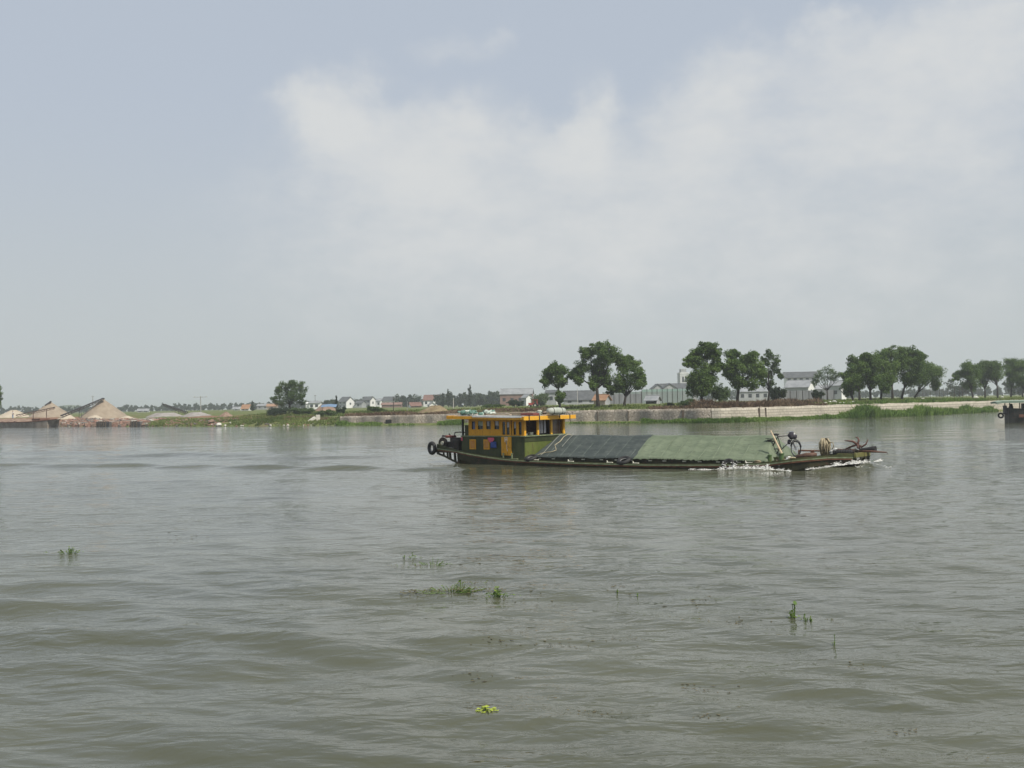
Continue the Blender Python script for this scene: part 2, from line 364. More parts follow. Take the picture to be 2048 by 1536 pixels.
# walls
def wallmat(name, c1, c2, mortar, scale, ashlar):
    m = bpy.data.materials.new(name); m.use_nodes = True; t = NT(m.node_tree)
    uv = t.n('ShaderNodeTexCoord').outputs['UV']
    if ashlar:
        br = t.n('ShaderNodeTexBrick', {'Vector': uv, 'Color1': (*c1, 1), 'Color2': (*c2, 1), 'Mortar': (*mortar, 1), 'Scale': 1., 'Mortar Size': .03, 'Brick Width': .75, 'Row Height': .36, 'Bias': .1})
        col, h = br.outputs['Color'], t.m('SUBTRACT', 1, br.outputs['Fac'])
    else:
        vo = t.n('ShaderNodeTexVoronoi', {'Vector': uv, 'Scale': scale}, feature='DISTANCE_TO_EDGE'); vc = t.n('ShaderNodeTexVoronoi', {'Vector': uv, 'Scale': scale})
        r1 = t.n('ShaderNodeSeparateColor', {0: vc.outputs['Color']}).outputs[0]
        h = t.ramp(vo.outputs['Distance'], .0, .09)
        col = t.mix(h, mortar, t.mix(r1, c1, c2))
    big = t.noise(uv, .35, 5, .6); col = t.mix(t.ramp(big, .45, .7, 0, .55), col, tuple(x * .6 for x in c1))
    sv = t.n('ShaderNodeVectorMath', {0: uv, 1: (2.2, .25, 1)}, operation='MULTIPLY').outputs[0]
    col = t.mix(t.ramp(t.noise(sv, 1.2, 5, .6), .55, .75, 0, .5), col, tuple(x * .45 for x in c1))
    col = t.mix(t.ramp(t.noise(uv, 7, 4, .6), .3, .7, 0, .35), col, c2)
    b = t.n('ShaderNodeBsdfPrincipled', {'Base Color': col, 'Roughness': .9, 'Specular IOR Level': .2})
    t.t.links.new(t.n('ShaderNodeBump', {'Strength': .8, 'Distance': .05, 'Height': t.m('ADD', h, t.noise(uv, 6, 4))}).outputs[0], b.inputs['Normal'])
    t.n('ShaderNodeOutputMaterial', {0: b.outputs[0]}); return m
RUBBLE = wallmat('rubble_stone', (.27, .235, .19), (.42, .375, .31), (.15, .13, .105), 2.6, False)
ASHLAR = wallmat('block_stone', (.40, .365, .295), (.50, .46, .38), (.24, .21, .165), 2, True)
COPE = mat('coping', (.33, .30, .25), (.48, .44, .37), 1.4, .9, .02)
def bank_wall(x0, x1, m, name, label):
    X = np.arange(x0, x1 + .01, .45); n = len(X); root = thing(name, label, 'wall', (float(X[0]), float(shore(X[0])), 0))
    Yb = shore(X) + WD * slopef(X); tp = wall_top(X) + .05 * (vnoise(X, X, 2.5, 5) - .5) + .06 * (vnoise(X, X, .8, 6) - .5)
    u = np.concatenate([[0], np.cumsum(np.hypot(np.diff(X), np.diff(Yb)))])
    rows = [(-.12, -.6), (-.1, .0), (-.05, .5), (0., 1.0)]
    V, UV = [], []
    zs = np.linspace(0, 1, 7)
    for q in zs:
        z = -.6 + (tp + .6) * q; V.append(np.stack([X, Yb - .28 * (1 - q) + .05 * (vnoise(X * 2, z * 3 + X * 0, 1., 8) - .5), z], 1)); UV.append(np.stack([u, z], 1))
    V.append(np.stack([X, Yb + .45, tp], 1)); UV.append(np.stack([u, tp + .45], 1))
    V.append(np.stack([X, Yb + .45, tp * 0 - .6], 1)); UV.append(np.stack([u, tp * 0], 1))
    V = np.array(V); UV = np.array(UV); k = len(V); V[..., 0] -= X[0]; V[..., 1] -= float(shore(X[0])); I = np.arange(k * n).reshape(k, n)
    F = np.stack([I[:-1, :-1], I[:-1, 1:], I[1:, 1:], I[1:, :-1]], 2).reshape(-1, 4)
    npmesh('wall_body', V.reshape(-1, 3), F, m, root, uv=UV.reshape(-1, 2)); return root
WXM = atz(1432, 846).x
wl = bank_wall(WX0, WXM, RUBBLE, 'stone_wall', 'grey rubble stone river wall with ragged brown top behind the boat cabin')
wr = bank_wall(WXM + .0, 230, ASHLAR, 'stone_wall', 'pale cream block stone river wall curving away to the right')
DARK = mat('dark_hole', (.012, .012, .012), rough=.9)
OLDWOOD = mat('old_wood', (.05, .04, .03), (.11, .085, .06), 5, .9, .01)
def wall_item(px, mb_fn, name, mt, par):
    X = atz(px, 846).x; Y = float(shore(X) + WD * slopef(X)); mb = MB(); mb_fn(mb, X - par.location.x, Y - .2 - par.location.y, float(wall_top(X)))
    return mb.build(name, mt, par)
wall_item(801, lambda m, x, y, z: m.box((x, y - .1, .45), (.9, .35, .75)), 'drain_mouth', DARK, wl)
for px, wd in ((1371, .28), (1195, .14), (1258, .12)):
    wall_item(px, lambda m, x, y, z: m.box((x, y + .12, z * .42), (wd, .3, z * .95)), 'wall_gap', OLDWOOD, wl)
for px, wd in ((1571, .26), (1597, .16)):
    wall_item(px, lambda m, x, y, z: m.box((x, y + .12, z * .48), (wd, .3, z * .9)), 'wall_gap', OLDWOOD, wr)

# ------------------------------------------------------------------ boat frame
TH = R(37.97); BO = Vector((-2.5627, 56.1334, 0)); BU = Vector((math.cos(TH), -math.sin(TH), 0)); BV = Vector((math.sin(TH), math.cos(TH), 0))
def Bw(s, l, z): return BO + BU * s + BV * l + Vector((0, 0, z))
def BS(px, py, l):                              # pixel -> (s,z) on the boat's lengthwise plane at lateral l
    k, m = ray(px, py); s = (k * (BO.y + l * BV.y) - BO.x - l * BV.x) / (BU.x - k * BU.y); D = BO.y + s * BU.y + l * BV.y
    return s, CH + m * D
RAIL = [(-.35, .70), (1.3, .58), (2.1, .45), (4.05, .26), (4.9, .21), (8.5, .14), (12.6, .13), (16, .21), (17.7, .29), (18.45, .40), (18.9, .45), (19.2, .475), (19.8, .53), (20.65, .52)]
def zr_(s): return float(np.interp(s, *zip(*RAIL)))
def hb_(s): return float(np.interp(s, [-.35, 1, 3, 5, 17.2, 18.45, 18.9, 19.2, 19.75, 20.65], [1.62, 1.86, 1.98, 2.0, 2.0, 1.96, 1.77, 1.6, 1.22, .78]))

# ------------------------------------------------------------------ water
def water_height(X, Y, lod):
    z = np.zeros_like(X); rng = np.random.default_rng(5)
    big = .55 + .9 * vnoise(X, Y, 9, 21)
    near = np.clip(1.25 - np.hypot(X, Y) / 45, .32, 1)
    for i in range(38):
        lam = .2 * 1.098 ** i; th = R(-97) + rng.normal() * .42; k = 2 * np.pi / lam; ph = rng.random() * 6.28
        slope = .026 * (1.35 if 1.0 < lam < 2.3 else .75 if lam < 1.0 else .42)
        a = slope / k; fade = np.clip(lam / (4.2 * lod) - .35, 0, 1)
        wx = X + .9 * (vnoise(X, Y, 3.1, 30 + i) - .5) * min(1, lam); wy = Y + .9 * (vnoise(X, Y, 3.7, 60 + i) - .5) * min(1, lam)
        z += a * fade * near * big * np.sin(k * (np.cos(th) * wx + np.sin(th) * wy) + ph)
    # diverging wake crests behind the boat, and the humped row beside it
    for px, py, a, L, wd in WAKE:
        c = atz(px, py); dx = X - c.x; dy = Y - c.y; ang = R(-9)
        u_ = dx * math.cos(ang) + dy * math.sin(ang); v_ = -dx * math.sin(ang) + dy * math.cos(ang)
        v_ = v_ + .35 * np.sin(u_ * .8 + c.x)
        z += a * np.exp(-(u_ / L) ** 2 - (v_ / wd) ** 2) - a * .45 * np.exp(-(u_ / L) ** 2 - ((v_ + wd * 1.7) / wd) ** 2)
    # bow wave mound, and the trough along the hull
    s = (X - BO.x) * BU.x + (Y - BO.y) * BU.y; l = (X - BO.x) * BV.x + (Y - BO.y) * BV.y; al = np.abs(l)
    z += .32 * np.exp(-((s - 20.95) / .75) ** 2 - (al / 1.25) ** 2)
    z += .15 * np.exp(-((s - 19.9) / .6) ** 2 - ((al - 1.35 + .5 * (s - 19.9)) / .35) ** 2)
    z += .10 * np.exp(-((s - 16.9) / 1.3) ** 2 - ((al - 2.25) / .3) ** 2)
    z -= .05 * np.exp(-((s - 8) / 5) ** 2 - ((al - 2.2) / .6) ** 2)
    wk = np.clip((1.2 - s) / 6, 0, 1) * np.exp(-(l / (2.2 + np.maximum(0, -s) * .12)) ** 2)   # churned wake
    z += wk * .05 * (vnoise(X, Y, .8, 41) + vnoise(X, Y, 1.7, 42) - 1)
    return z
WAKE = [(-60, 931, .09, 2.6, .55), (30, 931, .13, 2.2, .5), (150, 931.5, .14, 2.6, .55), (255, 932, .15, 2.3, .5), (385, 933.5, .10, 1.8, .45), (530, 935, .17, 2.1, .5), (690, 938, .17, 2.2, .5), (868, 938.5, .13, 1.8, .5),
        (360, 910, .14, 4.5, .9), (440, 911, .10, 3, .8), (120, 905, .12, 5, 1.2), (560, 917, .08, 3, .8), (700, 915, .10, 3.5, .9), (250, 918, .08, 3, .8), (60, 917, .08, 4, .9)]
rr = [4.2]
while rr[-1] < 2900:
    r_ = rr[-1]; rr.append(r_ + (max(.028, .0042 * r_) if r_ < 75 else .012 * r_ if r_ < 300 else .06 * r_))
rr = np.array(rr)
aa = np.radians(np.concatenate([np.arange(-180, -60, 10), np.arange(-60, -29, 1.), np.arange(-29, 29, .11), np.arange(29, 60, 1.), np.arange(60, 181, 10)]))
RR, AA = np.meshgrid(rr, aa, indexing='ij'); WXg = RR * np.sin(AA); WYg = RR * np.cos(AA)
lod = np.maximum(np.gradient(rr)[:, None] * np.ones_like(AA), RR * np.gradient(aa)[None, :])
WZ = np.zeros_like(RR); sel = (RR < 260) & (np.abs(AA) < R(62))
WZ[sel] = water_height(WXg[sel], WYg[sel], lod[sel])
V = np.stack([WXg, WYg, WZ], 2).reshape(-1, 3); ni, nj = RR.shape; I = np.arange(ni * nj).reshape(ni, nj)
F = np.stack([I[:-1, :-1], I[1:, :-1], I[1:, 1:], I[:-1, 1:]], 2).reshape(-1, 4)[:, ::-1]
ctr = len(V); 
wm = bpy.data.materials.new('river_water'); wm.use_nodes = True; t = NT(wm.node_tree)
pos = t.n('ShaderNodeNewGeometry').outputs['Position']
st = t.n('ShaderNodeVectorMath', {0: pos, 1: (.5, 1., 1.)}, operation='MULTIPLY').outputs[0]
h1 = t.noise(st, 9, 3, .55); h2 = t.noise(st, 3.4, 3, .5, dist=.4); h3 = t.noise(pos, .5, 2, .5)
patch = t.ramp(t.noise(pos, .09, 4, .6), .36, .64, .45, 1.15)
bp1 = t.n('ShaderNodeBump', {'Strength': t.m('MULTIPLY', patch, .55), 'Distance': .02, 'Height': h1})
bp2 = t.n('ShaderNodeBump', {'Strength': t.m('MULTIPLY', patch, .8), 'Distance': .075, 'Height': h2, 'Normal': bp1.outputs[0]})
murk = t.mix(t.ramp(t.noise(pos, .12, 4, .6), .35, .65), (.066, .070, .046), (.084, .087, .056))
b = t.n('ShaderNodeBsdfPrincipled', {'Base Color': murk, 'Roughness': .045, 'IOR': 1.333, 'Specular IOR Level': .5})
t.t.links.new(bp2.outputs[0], b.inputs['Normal'])
t.n('ShaderNodeOutputMaterial', {0: b.outputs[0]})
npmesh('river_water', V, F, wm, None, None, True, kind='structure')

# ------------------------------------------------------------------ the cargo boat
GREEN = mat('hull_green', (.034, .042, .014), (.066, .074, .026), 2.2, .55, .006, c3=(.07, .035, .02))
HULLD = mat('hull_dark', (.014, .015, .006), (.038, .036, .014), 1.6, .6, .008, c3=(.06, .028, .018))
PALEG = mat('pale_green', (.13, .16, .085), (.22, .25, .15), 5, .6, .003, c3=(.08, .06, .035))
RUST = mat('rust_red', (.10, .035, .02), (.16, .07, .04), 4, .8, .004, c3=(.05, .05, .03))
CABG = mat('cabin_green', (.024, .034, .010), (.046, .056, .018), 1.7, .6, .003, stretch=(1.6, 1.6, .5), c3=(.055, .05, .03))
CABG_LIT = mat('cabin_green_lit', (.085, .115, .022), (.125, .15, .036), 1.7, .6, .003, stretch=(1.6, 1.6, .5), c3=(.09, .085, .03))  # cabin green brightened: sunlight on the front face put into the colour
ORANGE = mat('orange_paint', (.57, .27, .010), (.66, .33, .016), 2.6, .6, .003, stretch=(1.6, 1.6, .5), c3=(.30, .13, .02), lo=.3, hi=.7)
ORANGE_LIT = mat('orange_paint_lit', (.72, .36, .025), (.76, .41, .035), 3, .45, .002)  # lit copy of the orange paint, sun on the cabin front in its colour
GLASS = mat('dark_glass', (.012, .016, .018), rough=.08, spec=.6)
INT = mat('cabin_inside', (.055, .026, .02), (.09, .045, .032), 3, .8)
BLACK = mat('black_rubber', (.014, .014, .015), (.028, .027, .026), 6, .7, .004)
IRON = mat('dark_iron', (.025, .024, .023), (.06, .045, .035), 7, .6, .004, metal=.3)
WHITE = mat('white_cloth', (.62, .62, .60), (.74, .74, .72), 6, .8)
CURT = mat('grey_curtain', (.34, .33, .36), (.48, .47, .50), 9, .9)
BLUEC = mat('blue_cloth', (.03, .06, .22), (.05, .09, .30), 6, .9)
PINKC = mat('pink_cloth', (.55, .09, .16), (.62, .14, .20), 6, .9)
CREAM = mat('cream_metal', (.42, .42, .34), (.56, .55, .45), 6, .6)
ROPE = mat('rope_fibre', (.32, .28, .18), (.48, .42, .29), 16, .9, .004)
ROPED = mat('rope_old', (.13, .105, .065), (.36, .30, .20), 9, .95, .01)
WOOD = mat('bare_wood', (.42, .33, .21), (.54, .44, .30), 5, .7, .003)
PLANK = mat('weathered_plank', (.30, .24, .17), (.42, .35, .26), 4, .85, .004)
boat = thing('cargo_boat', 'long low dark green cargo barge with an orange and green cabin at its stern', 'boat', BO, -TH)
ST = [1.25, 2, 3, 4, 5, 6.5, 8, 10, 12, 14, 16, 17, 17.7, 18.2, 18.6, 18.9, 19.2, 19.5, 19.8, 20.2, 20.65]
def zb_(s): return float(np.interp(s, [1.25, 2.2, 3, 17.3, 18.5, 19.3, 20, 20.65], [-.05, -.35, -.5, -.5, -.32, -.08, .10, .24]))
P = []
for s in ST:
    hb, zr, zb = hb_(s), zr_(s), zb_(s); zm = zb + (zr - zb) * .45
    P.append([(s, -hb, zr), (s, -hb * .985, zm), (s, -hb * .9, zb), (s, 0, zb - .03), (s, hb * .9, zb), (s, hb * .985, zm), (s, hb, zr)])
mb = MB().grid(P); n = len(mb.v); mb.f.append(list(range(7))); mb.mi.append(0); mb.f.append(list(range(n - 7, n))[::-1]); mb.mi.append(0)
hull = mb.build('hull', HULLD, boat)
# deck plate, follows the rail
SD = [-.3] + ST
mb = MB().grid([[(s, -hb_(s) * .99, zr_(s) - .015), (s, 0, zr_(s) + .02), (s, hb_(s) * .99, zr_(s) - .015)] for s in SD]); deck = mb.build('deck', GREEN, boat)
def edge_band(name, m, z0, z1, out, th, s0, s1, parent=boat, sides=(-1, 1), stern=False, bow=False):
    mb = MB(); ss = [s0] + [s for s in SD if s0 < s < s1] + [s1]
    for sg in sides:
        P = []
        for s in ss:
            h = hb_(s) + out; z = zr_(s)
            a0, a1 = (z0(s), z1(s)) if callable(z0) else (z0, z1)
            P.append([(s, sg * h, z + a0), (s, sg * h, z + a1), (s, sg * (h - th), z + a1), (s, sg * (h - th), z + a0), (s, sg * h, z + a0)])
        mb.grid(P); mb.poly(P[0][:4], [(0, 1, 2, 3)]); mb.poly(P[-1][:4], [(3, 2, 1, 0)])
    if stern: s = s0; h = hb_(s) + out - th; mb.span(s, s + th, -h + .002, h - .002, zr_(s) + (z0(s) if callable(z0) else z0), zr_(s) + (z1(s) if callable(z1) else z1))
    if bow: s = s1; h = hb_(s) + out - th; mb.span(s - th, s, -h + .002, h - .002, zr_(s) + (z0(s) if callable(z0) else z0), zr_(s) + (z1(s) if callable(z1) else z1))
    return mb.build(name, m, parent)
edge_band('rub_rail', RUST, -.09, -.035, .05, .09, -.35, 20.6)
edge_band('rail_edge', PALEG, -.033, .012, .06, .07, -.35, 20.62)
bh1 = lambda s: float(np.interp(s, [-.35, .3, .5, 1.3, 3, 5, 16, 17.5, 19, 20.0, 20.2, 20.65], [.22, .20, .08, .06, .055, .05, .05, .075, .09, .08, .13, .15]))
edge_band('bulwark', GREEN, lambda s: .014, bh1, -.02, .05, -.35, 20.65, stern=True, bow=True)
# stern overhang: platform, lower strake and struts
mb = MB()
for sg in (-1, 1):
    pts = [(-.35, .46), (.2, .33), (.75, .16), (1.35, -.04)]
    for (a, az_), (b_, bz) in zip(pts, pts[1:]):
        y = sg * (hb_(a) - .06); y2 = sg * (hb_(b_) - .06)
        mb.tube([(a, y, az_), (b_, y2, bz)], .055, 6)
    for s, zt in ((-.32, .62), (.12, .6), (.42, .58), (.62, .55), (1.0, .55), (1.24, .5)):
        mb.tube([(s, sg * (hb_(s) - .07), zt), (s + .03, sg * (hb_(s) - .07), float(np.interp(s, *zip(*pts))))], .07 if s > .6 else .05, 6)
    mb.span(-.33, 1.25, sg * 1.66 - .04, sg * 1.66 + .04, .5, .62)
mb.span(-.3, 1.24, -1.6, 1.6, .50, .56)
mb.build('stern_frame', HULLD, boat)
mb = MB(); mb.span(.15, .8, -.04, .04, -.6, .35); mb.tube([(.75, 0, -.5), (.75, 0, .6)], .05); mb.build('rudder', IRON, boat)
# bow head timbers
MOSS = mat('mossy_wood', (.10, .11, .035), (.17, .16, .05), 5, .9, .01, c3=(.14, .08, .05))
mb = MB()
for l in (-.66, -.24, .2, .62): mb.span(20.656, 20.74, l - .06, l + .06, .20, .50)
mb.span(20.656, 20.72, -.78, .78, .455, .515); mb.build('bow_timber', HULLD, boat)
mb = MB(); mb.span(19.95, 20.60, -.74, .74, .58, .66); mb.span(20.656, 20.73, -.79, .79, .52, .685); mb.build('bow_platform', MOSS, boat)
# hold coaming with pale lashing hooks
mb = MB(); mb.span(5.62, 17.4, -1.58, 1.58, .02, .40); coam = mb.build('coaming', HULLD, boat)
for s in np.arange(6.1, 17.2, .84):
    MB().box((s + random.uniform(-.15, .15), -1.6, .295), (.16, .05, .045)).build('lashing_hook', CREAM, coam)
for px, py in ((1071, 923), (1141, 925), (1219, 927), (1271, 928.5), (1497, 927)):
    s, z = BS(px, py, -1.9); mb = MB(); z = zr_(s)
    mb.box((s, -1.88, z + .055), (.30, .10, .05)); mb.tube([(s - .1, -1.88, z + .05), (s - .16, -1.86, z + .14)], .025, 6); mb.build('cleat', CREAM, boat, bevel=.01)
def bitt(s, l, h, d, m, name='bollard', par=boat):
    mb = MB(); z = zr_(s); mb.tube([(s, l, z - .02), (s, l, z + h)], [d / 2, d / 2 * .95], 12); mb.tube([(s, l, z + h), (s, l, z + h + .035)], d / 2 * 1.2, 12); return mb.build(name, m, par, smooth=False)
bitt(4.12, -1.88, .24, .085, PALEG); bitt(4.63, -1.88, .27, .09, PALEG)
mb = MB(); mb.span(3.75, 4.95, -1.95, -1.79, .235, .285); mb.build('step_board', PALEG, boat)
BGRN = mat('bollard_green', (.05, .10, .03), (.08, .14, .045), 3, .6, .003, c3=(.12, .04, .02))
sb1, _ = BS(1539.5, 915, -1.45); sb2, _ = BS(1563, 915, -1.45)
bitt(sb1, -1.45, .30, .16, BGRN); bitt(sb2, -1.45, .32, .19, BGRN)
# ---- cabin
CY = -1.75
mb = MB(); mb.span(1.42, 5.27, CY, 1.68, .05, 1.30); cab = mb.build('cabin', CABG, boat)
mb = MB(); mb.span(5.272, 5.30, CY + .02, 1.66, .3, 1.04); mb.build('front_panel', CABG_LIT, cab)
mb = MB(); mb.span(5.272, 5.31, CY, 1.68, 1.06, 1.31); mb.build('front_shade_band', CABG, cab)  # dark band: shade below the sill painted as a darker strip
mb = MB(); mb.span(1.40, 5.36, CY - .04, 1.72, 1.302, 1.35); mb.build('ledge', PALEG, cab)
# upper walls
mb = MB(); o = CY
wins = [(2.06, 2.33), (2.45, 2.82), (2.97, 3.31), (3.48, 3.82)]
mb.span(1.88, 3.9, o, o + .06, 1.351, 1.655); mb.span(1.88, 3.9, o, o + .06, 2.05, 2.17)
e = [1.88] + [q for w_ in wins for q in w_] + [3.9]
for a, b_ in zip(e[::2], e[1::2]): mb.span(a, b_, o, o + .06, 1.656, 2.049)
w2 = [(4.63, 4.84), (4.95, 5.17)]
mb.span(4.56, 5.27, o, o + .06, 2.01, 2.17); mb.span(4.56, 5.27, o, o + .06, 1.351, 1.39)
e = [4.56] + [q for w_ in w2 for q in w_] + [5.27]
for a, b_ in zip(e[::2], e[1::2]): mb.span(a, b_, o, o + .06, 1.391, 2.009)
mb.span(1.88, 5.20, 1.60, 1.66, 1.351, 2.17)                       # far wall
mb.span(1.88, 1.94, o + .062, 1.598, 1.351, 2.17)                   # aft wall
up = mb.build('upper_wall', ORANGE, boat)
mb = MB(); mb.span(4.50, 4.56, o + .065, 1.59, 1.351, 2.17); mb.build('wheelhouse_bulkhead', INT, boat)
def window(a, b_, z0, z1, curt=None):
    mb = MB(); mb.span(a + .003, b_ - .003, o + .045, o + .058, z0, z1); wn = mb.build('window', GLASS, up)
    mb = MB(); mb.span(a, a + .025, o - .012, o + .02, z0, z1); mb.span(b_ - .025, b_, o - .012, o + .02, z0, z1); mb.span(a - .02, b_ + .02, o - .015, o - .002, z0 - .03, z0); 
    mb.build('window_frame', ORANGE, up)
    if curt:
        x0, x1, q0, q1, m_ = curt; mb = MB(); nn = 8
        mb.grid([[(a + (b_ - a) * (x0 + (x1 - x0) * i / nn), o + .034 + .006 * math.sin(i * 2.2), z0 + (z1 - z0) * zq) for zq in (q0, q1)] for i in range(nn + 1)]); mb.build('curtain', m_, up)
LB = mat('blue_curtain', (.10, .13, .24), (.17, .20, .32), 8, .9); GRC = mat('green_curtain', (.16, .22, .14), (.40, .42, .38), 6, .9)
window(*wins[0], 1.66, 2.045, (.25, .95, .0, .85, LB)); window(*wins[1], 1.66, 2.045, (.05, .95, .45, 1, GRC))
window(*wins[2], 1.66, 2.045, (.15, .6, .4, 1, CURT)); window(*wins[3], 1.66, 2.045, (.15, .75, .45, 1, CURT))
window(*w2[0], 1.395, 2.005, (.2, .8, .5, 1, CURT)); window(*w2[1], 1.395, 2.005)
# door
mb = MB(); mb.span(3.93, 4.53, o - .035, o - .002, .42, 1.40); mb.span(3.93, 4.53, o - .035, o - .002, 2.02, 2.10)
for a, b_ in ((3.93, 4.0), (4.19, 4.25), (4.44, 4.53)): mb.span(a, b_, o - .035, o - .002, 1.401, 2.019)
mb.span(3.903, 4.558, o + .0, o + .05, 1.352, 1.38); mb.span(3.903, 4.558, o, o + .05, 2.103, 2.168)
door = mb.build('door', ORANGE, boat)
for a, b_, cu in ((4.0, 4.19, None), (4.25, 4.44, 1)):
    mb = MB(); mb.span(a + .002, b_ - .002, o + .0, o + .012, 1.402, 2.018); mb.build('door_pane', GLASS, door)
    if cu: mb = MB(); mb.span(a + .03, b_ - .03, o - .012, o - .003, 1.75, 2.0); mb.build('door_curtain', CURT, door)
mb = MB(); mb.span(4.22, 4.24, o - .06, o - .036, .95, 1.1); mb.build('door_handle', IRON, door)
mb = MB()                                                           # worn white mark painted on the door
for (x0, x1, z0, z1) in ((4.14, 4.17, 1.06, 1.28), (4.27, 4.30, 1.10, 1.30), (4.171, 4.269, 1.17, 1.20), (4.171, 4.26, 1.25, 1.27), (4.20, 4.225, 1.0, 1.165), (4.25, 4.27, .72, 1.08), (4.28, 4.30, .62, .72)):
    mb.span(x0, x1, o - .041, o - .036, z0, z1)
mb.build('door_mark', WHITE, door)
for a, b_ in ((1.95, 2.34), (2.83, 3.2)):
    mb = MB(); mb.span(a, b_, o - .035, o - .001, .69, 1.17); sh = mb.build('shutter', ORANGE, cab, bevel=.008)
    mb = MB(); mb.span(a + .05, b_ - .05, o - .042, o - .036, .74, 1.12); mb.build('shutter_panel', mat('faded_orange', (.42, .17, .02), (.46, .22, .06), 5, .7), sh)
# porch post, wheelhouse posts and inside
for y0 in (o + .02, 1.55): MB().span(1.43, 1.51, y0, y0 + .08, 1.351, 2.17).build('porch_post', mat('black_paint', (.015, .02, .016), rough=.5), boat)
mb = MB(); mb.span(1.56, 1.87, o + .1, o + .13, 1.352, 1.86); mb.build('porch_board', CABG, boat)
for l in (-1.64, -.62, .48, 1.52):
    mb = MB(); mb.span(5.2, 5.28, l - .07, l + .055, 1.352, 2.14); mb.build('wheelhouse_post', ORANGE_LIT, boat, bevel=.008)
mb = MB()
for y in (-.42, -.2, .03): mb.grid([[(5.12 + .012 * math.sin(i * 2.1 + y * 9), y + .17 * i / 6, z) for z in (1.42, 2.1)] for i in range(7)])
mb.build('wheelhouse_curtain', CURT, boat)
mb = MB(); mb.span(5.05, 5.08, .56, 1.45, 1.36, 2.1); mb.build('wheelhouse_screen', mat('brown_glass', (.09, .06, .04), (.15, .10, .07), 4, .25), boat)
mb = MB(); mb.torus((4.92, -1.1, 1.62), .24, .02, Matrix.Rotation(R(70), 4, 'Y')); mb.tube([(4.72, -1.1, 1.36), (4.9, -1.1, 1.62)], .035); mb.build('steering_wheel', IRON, boat)
MB().box((5.0, -.9, 1.425), (.2, .22, .14)).build('instrument_box', CREAM, boat, bevel=.01); MB().box((5.06, -1.35, 1.405), (.12, .16, .1)).build('instrument_box', CREAM, boat, bevel=.01)
# roof
def rz_(s): return float(np.interp(s, [.9, 3, 5.0, 5.65], [2.30, 2.275, 2.225, 2.245]))
P = []
for s in (.9, 1.6, 2.4, 3.2, 4, 4.7, 5.2, 5.58):
    top = [(s, l, rz_(s) + .05 * (1 - (l / 2.1) ** 2)) for l in np.linspace(-2.12, 1.9, 9)]
    bot = [(s, l, z - .06) for (_, l, z) in top[::-1]]
    P.append(top + bot + [top[0]])
mb = MB().grid(P); mb.poly(P[0][:-1], [list(range(18))]); mb.poly(P[-1][:-1], [list(range(17, -1, -1))])
roof = mb.build('cabin_roof', mat('roof_grey', (.30, .29, .26), (.42, .40, .36), 3, .8, .004), boat)
for l0 in (-2.19, 1.905):
    P = [[(s, l0, rz_(s) - .125), (s, l0, rz_(s) + .02), (s, l0 + .06, rz_(s) + .02), (s, l0 + .06, rz_(s) - .125), (s, l0, rz_(s) - .125)] for s in (.86, 2, 3, 4, 5, 5.6)]
    mb = MB().grid(P); mb.poly(P[0][:4], [(3, 2, 1, 0)]); mb.poly(P[-1][:4], [(0, 1, 2, 3)]); mb.build('roof_fascia', ORANGE, roof)
mb = MB(); mb.span(5.582, 5.66, -2.22, 1.98, 2.075, 2.262); mb.build('front_fascia', ORANGE_LIT, roof, bevel=.01)
mb = MB(); mb.span(.84, .898, -2.19, 1.96, 2.19, 2.335); mb.build('rear_fascia', ORANGE, roof)
mb = MB()
for l in (-1.6, -.6, .4, 1.4): mb.span(1.5, 5.5, l - .03, l + .03, 2.14, 2.19)
mb.build('roof_beam', INT, roof)
P = [[(s, l, rz_(s) + .035 + .05 * (1 - (l / 2.1) ** 2)) for l in (-2.16, -1.75)] for s in (2.5, 3.2, 4, 4.6, 5.2, 5.5)]
P = [[(p[0][0], -2.205, rz_(p[0][0]) - .03), (p[0][0], -2.205, rz_(p[0][0]) + .05)] + p for p in P]
MB().grid(P).build('white_roof_strip', WHITE, roof)
for l, ln in ((-1.85, .26), (-1.05, .30), (.6, .14), (1.45, .24)):
    mb = MB(); mb.span(5.664, 5.68, l - .03, l + .03, 2.29 - ln, 2.30); mb.tube([(5.672, l, 2.29 - ln), (5.675, l + .04, 2.2 - ln)], .014, 5); mb.build('strap', BLACK, roof)
# engine on the stern deck
s0, z0 = BS(905, 890, -.9); eng = MB(); eng.box((s0 - .05, -.9, .82), (.8, .55, .40)); eng.box((s0 + .5, -.85, .85), (.5, .9, .55)); eng.tube([(s0 - .35, -1.25, .95), (s0 - .35, -1.17, .95)], .30, 18)
eng.box((s0 + .3, -.9, 1.1), (.5, .4, .25)); eng.tube([(s0 + .05, -.9, 1.02), (s0 + .05, -.9, 1.22)], .16, 10); eng = eng.build('engine', IRON, boat, bevel=.03)
mb = MB(); mb.box((s0 - .1, -.9, 1.27), (.46, .36, .12)); mb.build('fuel_tank', mat('red_tank', (.16, .035, .025), (.26, .07, .045), 6, .6), eng, bevel=.03)
mb = MB(); mb.tube([(s0 + .15, -.9, 1.3), (s0 + .18, -.9, 1.48), (s0 + .6, -.9, 1.50), (s0 + .95, -.9, 1.47)], .028, 7); mb.tube([(s0 - .2, -.85, 1.32), (s0 - .25, -.85, 1.42)], .035); mb.build('exhaust_pipe', IRON, eng, smooth=True)
mb = MB(); mb.tube([(s0 - .3, -.9, 1.29), (s0 - .62, -.95, 1.30), (s0 - .68, -.95, 1.2), (s0 - .5, -.95, 1.02), (s0 - .3, -.95, .96)], .045, 7); mb.build('starting_handle', IRON, eng, smooth=True)
mb = MB(); mb.tube([(s0 - .35, -1.26, .95), (s0 - .35, -1.3, .95)], .1, 10); mb.build('pulley', CREAM, eng)
